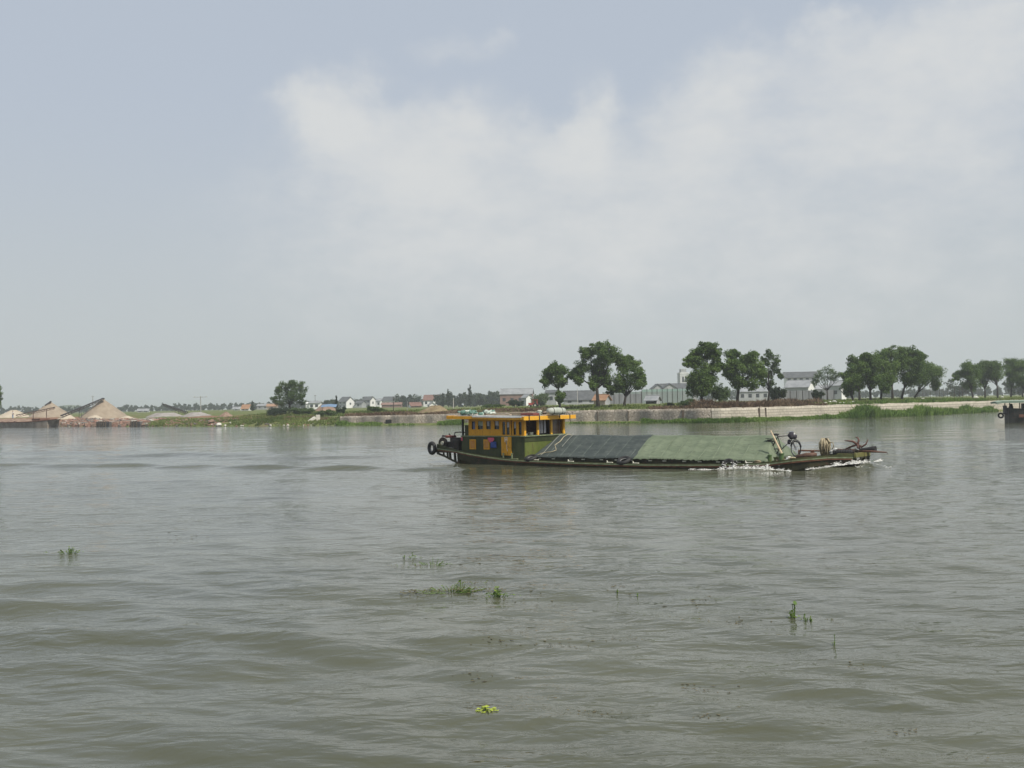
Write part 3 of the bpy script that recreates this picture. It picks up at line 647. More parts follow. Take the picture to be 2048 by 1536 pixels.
mb = MB(); mb.box((s0 - .15, -1.35, .72), (.5, .1, .06)); mb.box((s0 + .3, -1.4, .7), (.3, .2, .12)); mb.build('engine_bed', mat('grey_timber', (.2, .2, .18), (.32, .31, .28), 5, .8), eng)

# ------------------------------------------------------------------ things carried on the boat
def on_boat(name, label, cat, s, l, z, rz=0., group=None): return thing(name, label, cat, Bw(s, l, z), -TH + rz, group)
TARP1 = mat('tarp_dark', (.034, .045, .043), (.056, .068, .063), 1.1, .75, .012, 5, stretch=(1, 3, 1), c3=(.08, .095, .085))
TARP2 = mat('tarp_light', (.108, .138, .086), (.150, .182, .118), 1.0, .75, .012, 5, stretch=(1, 3, 1), c3=(.09, .11, .07))
def tarp(name, label, s0, s1, hip0, hip1, m, seed):
    rng = random.Random(seed); ns = int((s1 - s0) / .06); P = []
    prof = [(-1.68, .375), (-1.66, .43), (-1.55, .465), (-1.2, .69), (-.8, .93), (-.4, 1.16), (-.12, 1.305), (0, 1.345), (.12, 1.305), (.4, 1.16), (.8, .93), (1.2, .69), (1.55, .465), (1.66, .43), (1.68, .375)]
    for i in range(ns + 1):
        q = i / ns; row = []
        for (l, z) in prof:
            up_ = (z - .375) / .97
            a = s0 + hip0 * up_; b_ = s1 - hip1 * up_; s = a + (b_ - a) * q
            rib = -.05 * (abs(math.sin((s - .2) * math.pi / .62)) ** .7 - .5) * math.sin(min(1, max(0, up_)) * math.pi)
            zz = z + rib + .014 * math.sin(s * 2.1 + l * 3 + seed) + rng.uniform(-.004, .004) - (.018 * math.sin(s * .52) ** 2 if abs(l) < .3 else 0)
            hem = (rng.uniform(-.035, .02) if up_ < .05 else 0)
            row.append((s - s0, l, zz + hem))
        P.append(row)
    mb = MB().grid(P)
    if hip0 > 0: mb.f.append([j for j in range(15)][::-1]); mb.mi.append(0)
    if hip1 > 0: mb.f.append([ns * 15 + j for j in range(15)]); mb.mi.append(0)
    root = on_boat(name, label, 'tarpaulin', s0, 0, 0); mb.build('sheet', m, root, smooth=True); return root
t1 = tarp('tarpaulin', 'dark grey green tarpaulin over the barge hold next to the cabin', 5.66, 11.2, .5, 0, TARP1, 3)
t2 = tarp('tarpaulin', 'light green tarpaulin over the front half of the barge hold', 11.15, 17.42, 0, .45, TARP2, 5)
def tz(l): return float(np.interp(abs(l), [0, .12, .4, 1.55, 1.66, 1.68], [1.345, 1.305, 1.16, .465, .43, .375]))
for tr, sa, sb, m_ in ((t1, 6.6, 11, mat('seam_grey', (.15, .18, .16), (.07, .09, .08), 4, .8)), (t2, 11.9, 17, mat('seam_green', (.22, .26, .18), (.12, .15, .09), 4, .8))):
    mb = MB()
    for s in np.arange(sa, sb, .62):
        s += random.uniform(-.1, .1); dr = random.uniform(-.12, .12); ls = np.linspace(-1.67, random.choice([-.1, -.1, -.7, -1.1]), 12)
        mb.tube([(s - (5.66 if tr is t1 else 11.15) + dr * i / 12, l, tz(l) + .016) for i, l in enumerate(ls)], .009, 4)
    mb.build('seam', m_, tr)
# pale rope lying over the end of the dark tarpaulin
mb = MB(); pts = []
for (s, l) in ((6.75, .3), (6.55, .0), (6.5, -.3), (6.55, -.62), (6.42, -.9), (6.62, -1.1), (6.75, -1.25), (6.6, -1.38), (6.3, -1.42), (6.1, -1.5), (5.98, -1.66)): pts.append((s - 6.4, l, tz(l) + .035))
root = on_boat('mooring_rope', 'pale rope lying in bends over the dark tarpaulin end', 'rope', 6.4, 0, 0); mb.tube(pts, .017, 6); mb.build('rope_line', ROPE, root, smooth=True)
mb = MB(); mb.tube([(-.25, l, tz(l) + .02) for l in np.linspace(.2, -1.66, 12)], .014, 5); mb.tube([(.5, l, tz(l) + .03) for l in np.linspace(.2, -1.0, 8)], .012, 5); mb.build('lashing', mat('lashing_grey', (.20, .21, .18), (.28, .29, .25), 9, .9), root)
# tyres
def tyre(label, s, l, z, R0, r, rot, rz=0.):
    root = on_boat('tyre_fender', label, 'tyre', s, l, z, rz, 'old tyres used as fenders'); M = rot.to_4x4()
    MB().torus((0, 0, 0), R0, r, M, 26, 10).build('tyre', BLACK, root, smooth=True)
    mb = MB(); mb.torus((0, 0, 0), R0 - r * .8, r * .32, M, 26, 6); mb.build('inner_rim', mat('grey_rubber', (.16, .16, .16), (.22, .22, .21), 5, .7), root, smooth=True); return root
RX = lambda a: Matrix.Rotation(R(a), 3, 'X'); RY = lambda a: Matrix.Rotation(R(a), 3, 'Y')
s_, z_ = BS(862, 896, -1.62); tyre('black tyre hung upright on the stern corner of the barge', s_ + .16, -1.72, z_, .25, .095, RX(90), R(-14))
s_, z_ = BS(1062, 916, -1.8); tyre('black tyre lying on the side deck beside the cabin front', s_, -1.82, zr_(s_) + .13, .22, .085, RX(22))
s_, z_ = BS(1248, 919, -1.8); tyre('black tyre lying on the side deck below the join of the two tarpaulins', s_, -1.82, zr_(s_) + .16, .24, .09, RX(26))
s_, z_ = BS(1458, 922, -1.9); tyre('black tyre hung low on the side rail near the bow wave', s_, -1.98, zr_(s_) + .0, .21, .08, RX(58))
# cloths on the cabin side
def cloth(name, label, s0, s1, z0, z1, m, shape=0):
    root = on_boat(name, label, 'cloth', s0, CY - .07, z0); P = []
    for i in range(9):
        q = i / 8; zb = (0 if not shape else (z1 - z0) * (abs(q - .5) * 1.3)); P.append([((s1 - s0) * q, .014 * math.sin(i * 1.9 + zq * 2), zb + (z1 - z0 - zb) * zq) for zq in np.linspace(0, 1, 5)])
    mb = MB().grid(P); o_ = mb.build('fabric', m, root, smooth=True); md = o_.modifiers.new('thick', 'SOLIDIFY'); md.thickness = .012; return root
cloth('hanging_cloth', 'pink cloth hanging on the green cabin side by the door', 3.13, 3.53, .98, 1.26, PINKC, 1)
cloth('hanging_cloth', 'blue cloth hanging under the pink cloth on the cabin side', 3.30, 3.66, .77, 1.07, BLUEC)
cloth('hanging_cloth', 'faded pink rag on the rear corner of the green cabin', 1.45, 1.55, 1.1, 1.27, PINKC)
root = on_boat('water_bucket', 'small white bucket on the roof edge beside the cabin porch', 'bucket', 1.75, -1.45, 1.352); MB().tube([(0, 0, 0), (0, 0, .2)], [.08, .11], 12).build('pail', WHITE, root)
# roof load
def roof_at(px, py, l): s, z = BS(px, py, l); return s, rz_(s) + .05 * (1 - (l / 2.1) ** 2)
NET = mat('green_net', (.06, .15, .11), (.22, .33, .28), 9, .9, .02, c3=(.03, .06, .05))
PLAS = mat('pale_plastic', (.38, .46, .40), (.66, .68, .62), 8, .6, .02)
def heap(name, label, cat, px, l, L, wd, h, m, n, seed, mats2=None):
    random.seed(seed); s, z = roof_at(px, 830, l); root = on_boat(name, label, cat, s, l, z); mb = MB()
    for i in range(n):
        a = random.uniform(-.5, .5); mb.cur = 1 if (mats2 and random.random() < .35) else 0
        mb.blob((a * L, random.uniform(-.45, .45) * wd, h * random.uniform(.25, .7) * (1 - .9 * a * a)), (random.uniform(.07, .14) * L ** .3, random.uniform(.07, .14), random.uniform(.05, .1)), 8, 6, .25)
    mb.build('bundle', [m] + ([mats2] if mats2 else []), root, smooth=False); return root
heap('net_bundle', 'heap of green fishing net at the rear of the cabin roof', 'net', 938, -1.3, .85, .7, .32, NET, 26, 3, PLAS)
heap('plastic_bundle', 'crumpled pale plastic bundle beside the green net on the roof', 'bundle', 972, -1.2, .75, .6, .3, PLAS, 18, 4, NET)
for k, (px, l, L, w_, lift, lab) in enumerate(((998, -1.5, 1.5, .16, .03, 'short grey plank nearest the roof edge on the cabin'), (1008, -1.1, 2.3, .2, .03, 'wide flat board lying along the cabin roof'), (1025, -.7, 2.2, .14, .10, 'long thin plank raised along the middle of the cabin roof'))):
    s, z = roof_at(px, 829, l); root = on_boat('roof_plank', lab, 'plank', s, l, z + lift, R(3 * (k - 1)), 'planks on the cabin roof'); MB().box((0, 0, .03), (L, w_, .05)).build('board', PLANK, root, bevel=.006)
s, z = roof_at(1060, 831, -1.2); root = on_boat('red_box', 'low dark red box on the front of the cabin roof', 'box', s, -1.2, z)
mb = MB(); mb.box((0, 0, .08), (.75, .5, .12)); mb.build('case', mat('dull_red', (.13, .035, .035), (.20, .06, .05), 6, .7), root, bevel=.02); mb = MB(); mb.box((.05, -.05, .155), (.5, .3, .025)); mb.build('lid', mat('dull_brown', (.20, .13, .10), (.28, .2, .15), 5, .8), root)
s, z = roof_at(1079, 829, -.7); root = on_boat('cooking_pot', 'grey pot standing on the cabin roof between the red box and the rolled canvas', 'pot', s, -.7, z)
mb = MB(); mb.tube([(0, 0, 0), (0, 0, .1), (0, 0, .2)], [.1, .14, .13], 12); mb.build('pot_body', mat('grey_pot', (.25, .29, .25), (.33, .37, .33), 5, .5), root); mb = MB(); mb.blob((0, 0, .21), (.13, .13, .05)); mb.build('pot_lid', CREAM, root); mb = MB(); mb.torus((.17, 0, .15), .04, .012); mb.build('handle', BLACK, root)
s, z = roof_at(1116, 830, .1); root = on_boat('canvas_roll', 'rolled pale grey canvas tied at the front edge of the roof', 'canvas roll', s - .1, .1, z, R(78))
mb = MB(); mb.tube([(-.5, 0, .17), (-.25, .01, .18), (.1, -.01, .18), (.5, 0, .17)], [.15, .165, .17, .155], 14); mb.build('roll', mat('grey_canvas', (.33, .36, .31), (.46, .48, .43), 5, .85, .01), root, smooth=True)
mb = MB()
for x in (-.25, .28): mb.torus((x, 0, .175), .172, .012, Matrix.Rotation(R(90), 4, 'Y'), 16, 5)
mb.build('tie', BLACK, root)
s, z = roof_at(1112, 822, .8); root = on_boat('thin_pole', 'thin brown pole lying slantwise over the roof load', 'pole', s, .8, z); mb = MB(); mb.tube([(-.9, -.6, .12), (.55, .5, .40)], [.03, .022], 7); mb.build('shaft', OLDWOOD, root)
root = on_boat('sheet_stack', 'flat stack of brown sheets across the front of the roof', 'sheets', 4.35, .2, rz_(4.3) + .06); mb = MB()
for k in range(4): mb.box((random.uniform(-.06, .06), random.uniform(-.1, .1), .02 + .032 * k), (1.5, 1.6, .022), R(random.uniform(-4, 4)))
mb.build('sheet', mat('brown_sheet', (.20, .14, .10), (.32, .25, .19), 3, .85), root)

# bicycle on the fore deck
def bicycle(s, l, z):
    root = on_boat('bicycle', 'dark roadster bicycle standing on the foredeck by the tarpaulin end', 'bicycle', s, l, z); r = .33
    F_ = mat('bike_black', (.02, .02, .024), rough=.4)
    ch = mat('dull_chrome', (.35, .36, .37), rough=.35, metal=.7)
    def wheel(x, a):
        M = Matrix.Rotation(a, 4, 'Z') @ Matrix.Rotation(R(90), 4, 'X'); mb = MB(); mb.torus((x, 0, r), r - .018, .021, M, 26, 6); wb = mb.build('wheel', BLACK, root, smooth=True)
        mb = MB(); mb.torus((x, 0, r), r - .045, .010, M, 26, 5); mb.build('rim', ch, wb)
        mb = MB(); ax = Vector((math.cos(a), math.sin(a), 0))
        for k in range(9): t_ = math.pi * 2 * k / 9; d = ax * math.cos(t_) * (r - .05) + Vector((0, 0, math.sin(t_) * (r - .05))); mb.tube([(x, 0, r), Vector((x, 0, r)) + d], .004, 4)
        mb.tube([(x - math.sin(a) * -.05, math.cos(a) * -.05, r), (x + math.sin(a) * -.05, math.cos(a) * .05, r)], .025, 8); mb.build('spokes', ch, wb)
        mb = MB(); pts = [Vector((x, 0, r)) + ax * math.cos(t_) * (r + .035) + Vector((0, 0, math.sin(t_) * (r + .035))) for t_ in np.linspace(R(10), R(165), 12)]; mb.tube(pts, .018, 5); mb.build('mudguard', F_, root)
    wheel(0, 0); wheel(1.06, R(-30))
    mb = MB(); bb = (.44, 0, .29); seat = (.29, 0, .82); head = (.84, 0, .86); hl = (.88, 0, .68)
    for a, b_ in ((bb, seat), (seat, head), (bb, hl), ((0, .05, r), bb), ((0, -.05, r), bb), ((0, .05, r), seat), ((0, -.05, r), seat), (head, hl)): mb.tube([a, b_], .017, 7)
    mb.tube([hl, (.97, .04, .5), (1.06, .055, r)], .013, 6); mb.tube([hl, (.97, -.04, .5), (1.06, -.055, r)], .013, 6); mb.build('frame', F_, root)
    mb = MB(); mb.blob((.22, 0, .90), (.14, .085, .045)); mb.tube([seat, (.26, 0, .89)], .014); mb.build('saddle', BLACK, root, smooth=True)
    mb = MB(); mb.tube([(.78, -.27, 1.0), (.9, -.2, 1.02), (.83, 0, 1.02), (.9, .2, 1.02), (.78, .27, 1.0)], .014, 7); mb.tube([head, (.83, 0, 1.02)], .016); mb.build('handlebar', ch, root)
    mb = MB(); mb.box((-.02, 0, .74), (.42, .13, .02)); mb.tube([(-.15, .05, .73), (0, .05, r)], .008, 5); mb.tube([(-.15, -.05, .73), (0, -.05, r)], .008, 5); mb.build('carrier', F_, root)
    mb = MB(); mb.torus((.44, .03, .29), .09, .008, Matrix.Rotation(R(90), 4, 'X'), 16, 4); mb.tube([(.44, -.06, .29), (.38, -.07, .14)], .012, 5); mb.tube([(.44, .06, .29), (.5, .07, .44)], .012, 5); mb.box((.38, -.11, .14), (.09, .08, .02)); mb.box((.5, .11, .44), (.09, .08, .02)); mb.build('crank', ch, root)
    mb = MB(); mb.tube([(.96, 0, .92), (1.02, 0, .92)], [.03, .05], 10); mb.build('headlamp', WHITE, root); return root
sA, zA = BS(1547, 913, -.5); bic = bicycle(sA - .08, -.5, zA)
mb = MB(); mb.span(17.0, 18.6, -.95, .6, .2, zA - .003); mb.build('hatch_cover', GREEN, boat)
root = on_boat('dark_bag', 'dark bundle hung over the bicycle handlebar', 'bag', sA + .80, -.5, zA + .72); mb = MB(); mb.blob((0, 0, .14), (.14, .15, .15), 10, 7, .2); mb.blob((.1, .05, .1), (.1, .12, .11), 9, 6, .25); mb.blob((-.1, 0, -.12), (.07, .08, .10), 9, 6, .25); mb.build('sack', mat('dark_cloth', (.035, .033, .045), (.07, .065, .075), 6, .9), root, smooth=True)
# leaning pole against the nearer bow bollard
sp0, zp0 = BS(1563, 906, -1.36); sp1, zp1 = BS(1541.5, 861, -1.2); root = on_boat('wooden_pole', 'pale wooden pole leaning up from a green bollard', 'pole', sp0, -1.36, 0); mb = MB()
mb.tube([(.02, 0, zr_(sp0) + .02), (0, 0, zp0), (sp1 - sp0, .16, zp1)], [.055, .05, .026], 9); mb.build('shaft', WOOD, root, smooth=True)
# rope scraps and rags around the bollards
random.seed(11)
def coil(label, s, l, Rr, n, m, rag=None):
    root = on_boat('rope_coil', label, 'rope', s, l, zr_(s) + .03, 0, 'ropes on the foredeck'); mb = MB(); pts = []
    for i in range(n * 10): a = i * .63; q = Rr * (.7 + .3 * math.sin(i * .23)); pts.append((q * math.cos(a), q * math.sin(a), .03 + .012 * i / 10 + .02 * math.sin(i * .7)))
    mb.tube(pts, .022, 5); mb.build('rope_turns', m, root, smooth=True)
coil('loose rope coil behind the two green bollards', (sb1 + sb2) / 2 + .1, -1.15, .22, 5, ROPED); coil('pale rope coil to the right of the right green bollard', sb2 + .42, -1.35, .17, 5, ROPE); coil('thin rope coil at the end of the light tarpaulin', sb1 - .42, -1.62, .16, 4, ROPED)
root = on_boat('white_rag', 'crumpled white rag between bollard and bicycle', 'rag', sb2 + .25, -1.3, zr_(sb2) + .02); mb = MB()
for k in range(7): mb.blob((random.uniform(-.15, .15), random.uniform(-.1, .1), random.uniform(.04, .14)), (.1, .08, .06), 8, 5, .35)
mb.build('fabric', WHITE, root)
# reddish beam rail on the foredeck
s0, z0 = BS(1597, 901, -.2); s1, z1 = BS(1642, 902, -.2); mb = MB(); mb.tube([(s0, -.2, z0), (s1 + .3, -.2, z1 + .0)], .032, 8); br = mb.build('bow_rail', RUST, boat)
sp_, _ = BS(1625, 905, -.2); MB().span(sp_ - .06, sp_ + .06, -.26, -.14, zr_(sp_), z0 - .02).build('rail_post', RUST, br); MB().span(s0 - .02, s0 + .06, -.23, -.17, zr_(s0), z0 - .02).build('rail_post', RUST, br)
# log
s0, z0 = BS(1590, 917, -1.5); s1, z1 = BS(1632, 912, -1.3); root = on_boat('timber_log', 'short reddish log lying along the bow edge', 'log', s0, -1.52, 0); mb = MB()
mb.tube([(.05, 0, zr_(s0) + .13), (.45, .12, zr_(s0 + .5) + .15), (s1 - s0, .3, zr_(s1) + .15)], [.075, .1, .08], 9); mb.build('log', mat('red_wood', (.075, .04, .028), (.13, .075, .055), 5, .85, .01), root, smooth=True)
mb = MB(); mb.box((.6, .2, zr_(s0 + .6) + .05), (.5, .14, .08)); mb.build('chock', BLACK, root)
# mooring post draped with old fibre rope
s0, z0 = BS(1650, 911, -.5); root = on_boat('rope_bundle', 'shaggy bundle of old brown rope draped over a bow post', 'rope', s0, -.5, zr_(s0)); hgt = BS(1650, 878, -.5)[1] - zr_(s0); mb = MB(); mb.tube([(0, 0, -.03), (0, 0, hgt * .9)], .11, 10); mb.build('post', IRON, root)
random.seed(21); mb = MB()
for k in range(110):
    a = random.uniform(0, 2 * math.pi); q = random.uniform(.13, .235); zt = hgt * random.uniform(.86, 1.02); zl_ = random.choice([random.uniform(.0, .12), random.uniform(.25, .45) * hgt]); f_ = random.uniform(.55, .95)
    p = [(0, 0, zt), (q * .6 * math.cos(a), q * .6 * math.sin(a), zt + .01), (q * math.cos(a + .1), q * math.sin(a + .1), zt - .14), (q * .95 * math.cos(a), q * .95 * math.sin(a), zt * .55), (q * f_ * math.cos(a - .1), q * f_ * math.sin(a - .1), zl_)]
    mb.cur = 1 if random.random() < .25 else 0; mb.tube(p, random.uniform(.012, .024), 5)
mb.build('strands', [ROPED, ROPE], root, smooth=True); 
mb = MB(); mb.tube([(.22, -.1, hgt * .8), (.38, -.12, hgt * .82), (.42, -.12, hgt * .6), (.34, -.12, hgt * .45)], .02, 6); mb.build('loose_loop', ROPED, root, smooth=True)
s0, z0 = BS(1665, 905, -.5); root = on_boat('white_rag', 'white rag lying on the board right of the rope bundle', 'rag', s0, -.5, z0 - .05); mb = MB(); random.seed(5)
for k in range(8): mb.blob((-.12 + .035 * k, random.uniform(-.06, .06), .02 + .022 * k + random.uniform(0, .03)), (.07, .06, .035), 8, 5, .35)
mb.build('fabric', WHITE, root)
# bow fender roll under a red board
s0, z0 = BS(1667, 908, -.5); s1, z1 = BS(1706, 907, -.5); root = on_boat('fender_roll', 'thick black ribbed fender roll lying on the bow deck', 'fender', s0, -.5, 0); mb = MB(); L = s1 - s0
zf = .675; pts = [(L * i / 16, 0, zf + .03 * math.sin(i / 16 * 3)) for i in range(17)]; mb.tube(pts, [.10 + (.016 if i % 2 else 0) for i in range(17)], 12); mb.build('roll', BLACK, root)
mb = MB(); mb.box((L * .5, .25, zf + .12), (L * .95, .18, .04)); mb.build('board', RUST, root); mb = MB(); mb.box((L * .2, .25, zf - .0), (.1, .12, .19)); mb.build('chock', HULLD, root)
# four fluked anchor
s0, z0 = BS(1715, 889, 0); root = on_boat('anchor', 'rusty four fluked anchor lying on the bow head', 'anchor', s0, 0, .66); mb = MB(); H0 = Vector((0, 0, z0 - .66)); RA = mat('anchor_rust', (.06, .03, .022), (.12, .055, .04), 7, .8, .004)
mb.tube([(-.72, -.1, .02), H0 * .75 + Vector((-.25, 0, 0)), H0], [.03, .035, .045], 8); sh_ = mb.build('shank', RA, root, smooth=True)
for pts in ([(0, 0, 0), (-.16, -.05, .12), (-.36, -.1, .15), (-.48, -.12, .15)], [(0, 0, 0), (.02, .1, .16), (-.05, .18, .26), (-.17, .22, .30)], [(0, 0, 0), (.16, 0, -.1), (.34, .02, .02), (.42, .02, .22)], [(0, 0, 0), (.08, -.18, -.12), (.2, -.34, -.14), (.26, -.42, -.02)]):
    mb = MB(); mb.tube([H0 + Vector(p) for p in pts], [.045, .04, .03, .012], 8); mb.build('fluke', RA, root, smooth=True)
mb = MB(); mb.torus((-.76, -.1, .05), .06, .014, Matrix.Rotation(R(90), 4, 'X'), 14, 6); mb.build('ring', RA, root)
root = on_boat('chain_heap', 'small heap of chain under the anchor on the bow head', 'chain', s0 - .15, -.3, .65); random.seed(9); mb = MB()
for k in range(34): mb.torus((random.uniform(-.3, .3), random.uniform(-.2, .2), random.uniform(.03, .16)), .045, .013, Matrix.Rotation(random.uniform(0, 3), 4, 'X') @ Matrix.Rotation(random.uniform(0, 3), 4, 'Y'), 8, 4)
mb.build('chain_links', IRON, root)
# bow roller and the spar pointing forward
s0, z0 = BS(1729, 899, .5); s1, z1 = BS(1750, 899, .5); mb = MB(); mb.tube([(s0 - .2, .5, .75), (s0 + .1, .5, .76), (s1 - .05, .5, .78), (s1, .5, .78)], [.07, .10, .13, .12], 14); mb.tube([(s1, .5, .78), (s1 + .03, .5, .78)], .135, 14); mb.build('bow_roller', BLACK, boat)
s0, z0 = BS(1700, 904, .1); s1, z1 = BS(1774, 905, .1); root = on_boat('wooden_spar', 'dark tapered spar pointing forward over the bow', 'spar', s0, .1, 0); mb = MB(); mb.tube([(0, 0, .72), ((s1 - s0) * .6, -.02, .72), (s1 - s0, -.02, .69)], [.045, .04, .022], 8); mb.build('shaft', mat('spar_wood', (.07, .03, .022), (.12, .06, .04), 5, .8), root, smooth=True)
mb = MB(); mb.tube([(s1 - s0 - .02, -.02, .69), (s1 - s0 + .02, -.02, .67), (s1 - s0 + .02, -.02, .61)], .012, 5); mb.build('hook', IRON, root)

# ------------------------------------------------------------------ foam of the bow wave
FOAM = mat('foam', (.70, .70, .66), (.80, .80, .77), 9, .8)
random.seed(31); rng = np.random.default_rng(31); C = []
def foam_line(n, s0, s1, l0, l1, z0, z1, wl, wz, sz):
    for k in range(int(n * 2.6)):
        q = rng.random(); f_ = rng.random() ** 1.5
        if math.sin(q * (s1 - s0) * 9.1 + s0) + math.sin(q * (s1 - s0) * 23.7 + l0) + rng.normal() * .7 < -.5: continue
        wz_ = wz * (.35 + 1.3 * abs(math.sin(q * (s1 - s0) * 6.3 + 1)))
        s = s0 + (s1 - s0) * q; l = l0 + (l1 - l0) * q - wl * f_
        C.append((s + rng.normal() * .04, l + rng.normal() * .02, z0 + (z1 - z0) * q + abs(rng.normal()) * wz_ * (1 - f_) - .02, sz * .6 * rng.uniform(.35, 1.5)))
foam_line(800, 15.6, 17.7, -2.03, -2.08, .05, .08, .26, .07, .034)
foam_line(500, 16.6, 18.6, -2.05, -2.15, .08, .0, .18, .05, .034)
foam_line(160, 14.2, 15.8, -2.05, -2.05, .01, .03, .10, .015, .024)
foam_line(200, 19.1, 20.2, -1.66, -1.05, .08, .24, .12, .03, .022)
foam_line(300, 20.0, 20.85, -1.15, -.7, .22, .32, .25, .05, .032)
foam_line(200, 20.75, 21.15, -.9, .9, .30, .33, .3, .05, .032)
foam_line(60, 20.9, 21.8, -1.1, .3, .2, .12, .5, .03, .02)
foam_line(90, 17.0, 18.6, -2.4, -2.9, .01, .0, .6, .012, .022)
C = np.array(C); octv = np.array([(1, 0, 0), (-1, 0, 0), (0, 1, 0), (0, -1, 0), (0, 0, 1), (0, 0, -1)], float); octf = np.array([(0, 2, 4), (2, 1, 4), (1, 3, 4), (3, 0, 4), (2, 0, 5), (1, 2, 5), (3, 1, 5), (0, 3, 5)])
V = (octv[None] * rng.uniform(.6, 1.3, (len(C), 6, 1)) * C[:, 3][:, None, None] * np.array([1.7, 1.1, .8]) + C[:, None, :3])
wv_ = V.reshape(-1, 3); wv_ = np.stack([BO.x + wv_[:, 0] * BU.x + wv_[:, 1] * BV.x, BO.y + wv_[:, 0] * BU.y + wv_[:, 1] * BV.y, wv_[:, 2]], 1)
npmesh('foam', wv_, (octf[None] + 6 * np.arange(len(C))[:, None, None]).reshape(-1, 3), FOAM, smooth=True, label='white foam breaking along the bow of the barge', cat='foam', kind='stuff')

# ------------------------------------------------------------------ trees on the far bank
def Dat(px, d, py=815):
    D = 165.
    for _ in range(12): X = ray(px, py)[0] * D; D = float(shore(X) + d * slopef(X))
    return D
CA, CB, CC, CL = (960, 670, 5.69), (1300, 670, 5.12), (1640, 670, 5.02), (320, 740, 6.02)
GT = 'broadleaf trees along the far bank'
random.seed(101)
def btree(label, px, py, d, lobes, crop, **k):
    k.setdefault('group', GT); return tree('broadleaf_tree', label, 'tree', (px, py), Dat(px, d, py), lobes, crop, **k)
btree('small round tree with a leafy clump on its trunk, left of the tallest tree', 1120, 813, 8,
      [(790, 420, 85), (880, 395, 85), (955, 400, 72), (790, 520, 82), (895, 500, 95), (950, 530, 55), (740, 520, 48), (840, 360, 55), (915, 690, 60, 62), (905, 740, 35)], CA, r0=.16, trunk=3.2)
btree('tallest spreading tree behind the cabin roof with forked trunk', 1196, 814, 9,
      [(1325, 130, 72), (1445, 150, 74), (1175, 190, 72), (1250, 220, 88), (1370, 225, 95), (1500, 200, 85), (1560, 270, 68), (1300, 345, 100), (1170, 350, 75), (1420, 330, 100), (1110, 430, 80), (1125, 515, 58), (1380, 440, 105), (1300, 515, 78), (1280, 590, 45), (1440, 500, 85), (1050, 450, 45), (1490, 590, 40)], CA, r0=.26, trunk=3.0, dens=44)
btree('broad dark tree touching the right side of the tallest tree', 1248, 809, 12,
      [(1700, 320, 85), (1620, 300, 75), (1780, 350, 75), (1620, 420, 95), (1740, 450, 105), (1835, 470, 68), (1560, 520, 88), (1680, 555, 92), (1800, 560, 68), (1580, 620, 52), (1490, 630, 50), (1865, 500, 46), (1700, 260, 45)], CA, r0=.2)
btree('tall tree standing before the pale tower with foliage low to the ground', 1403, 806, 9,
      [(555, 135, 78), (640, 130, 60), (480, 190, 66), (600, 225, 100), (700, 210, 58), (375, 280, 55), (425, 250, 55), (520, 300, 85), (650, 330, 85), (720, 315, 45), (450, 440, 75), (520, 470, 100), (620, 450, 85), (470, 560, 75), (560, 560, 75), (430, 520, 48), (540, 395, 100)], CB, r0=.2, trunk=2.4)
btree('twin topped dark tree in the middle of the right hand clump', 1474, 800, 12,
      [(840, 205, 66), (890, 190, 45), (810, 290, 66), (880, 330, 85), (800, 375, 66), (860, 430, 85), (900, 500, 62), (1020, 230, 75), (1060, 195, 48), (980, 280, 85), (1080, 300, 85), (1000, 400, 105), (1090, 430, 85), (1020, 520, 75), (1120, 380, 55)], CB, r0=.22, trunk=2.8)
btree('airy tree with see-through crown at the right end of the clump', 1536, 798, 13,
      [(1200, 190, 45), (1250, 240, 58), (1190, 285, 45), (1260, 340, 58), (1180, 400, 45), (1250, 420, 48), (1310, 250, 28), (1180, 480, 55), (1240, 500, 42), (1320, 370, 28), (1160, 250, 35), (1290, 300, 35), (1335, 420, 30)], CB, dens=26, size=.26, leaf=G_TREE2, r0=.16, trunk=2.0)
btree('thin grey branched tree with light crown between white buildings', 1655, 799, 45,
      [(1810, 370, 55), (1750, 390, 48), (1870, 380, 48), (1720, 440, 48), (1800, 450, 65), (1880, 440, 55), (1920, 400, 38), (1700, 480, 35)], CB, dens=22, size=.3, leaf=G_TREE2, r0=.16, trunk=2.2)
LC = ['leftmost tree of the big rounded grove, low crown down its left edge', 'second tree from the left in the big rounded grove', 'third tree from the left in the grove, leaning second stem',
      'middle tree of the big rounded grove', 'tree under the highest point of the big rounded grove', 'tree with a thick low forking trunk in the right part of the grove', 'rightmost tree of the grove with crown reaching out to the right']
for lab, (bx, by), d, lb in zip(LC, [(335, 655), (398, 650), (510, 660), (612, 655), (730, 655), (820, 650), (945, 635)], [11, 14, 9, 12, 15, 11, 18], [
        [(260, 400, 55), (300, 470, 78), (255, 520, 55), (330, 360, 75), (320, 545, 45), (275, 580, 30)], [(400, 300, 72), (400, 420, 85), (400, 515, 55), (345, 255, 55)],
        [(470, 240, 68), (500, 350, 95), (560, 450, 85), (470, 450, 75), (455, 210, 40), (540, 260, 75), (440, 330, 75)], [(600, 200, 70), (620, 320, 95), (620, 450, 85), (620, 540, 55), (660, 500, 48), (680, 330, 75), (560, 350, 75), (690, 430, 70)],
        [(720, 155, 60), (740, 265, 95), (720, 400, 75), (660, 190, 55), (650, 260, 75), (780, 340, 80)], [(795, 170, 62), (885, 170, 62), (850, 270, 105), (850, 400, 105), (950, 330, 95), (940, 230, 75), (1010, 205, 45), (780, 270, 85), (900, 440, 80), (1000, 290, 70)],
        [(1010, 400, 105), (1050, 330, 68), (1120, 390, 85), (1175, 365, 45), (1130, 470, 58), (1140, 520, 38), (960, 460, 65), (1000, 330, 75), (1060, 430, 75)]]):
    btree(lab, 1640 + bx / 5.02, 670 + by / 5.02, d, lb, CC, r0=.2, fat=1.22)
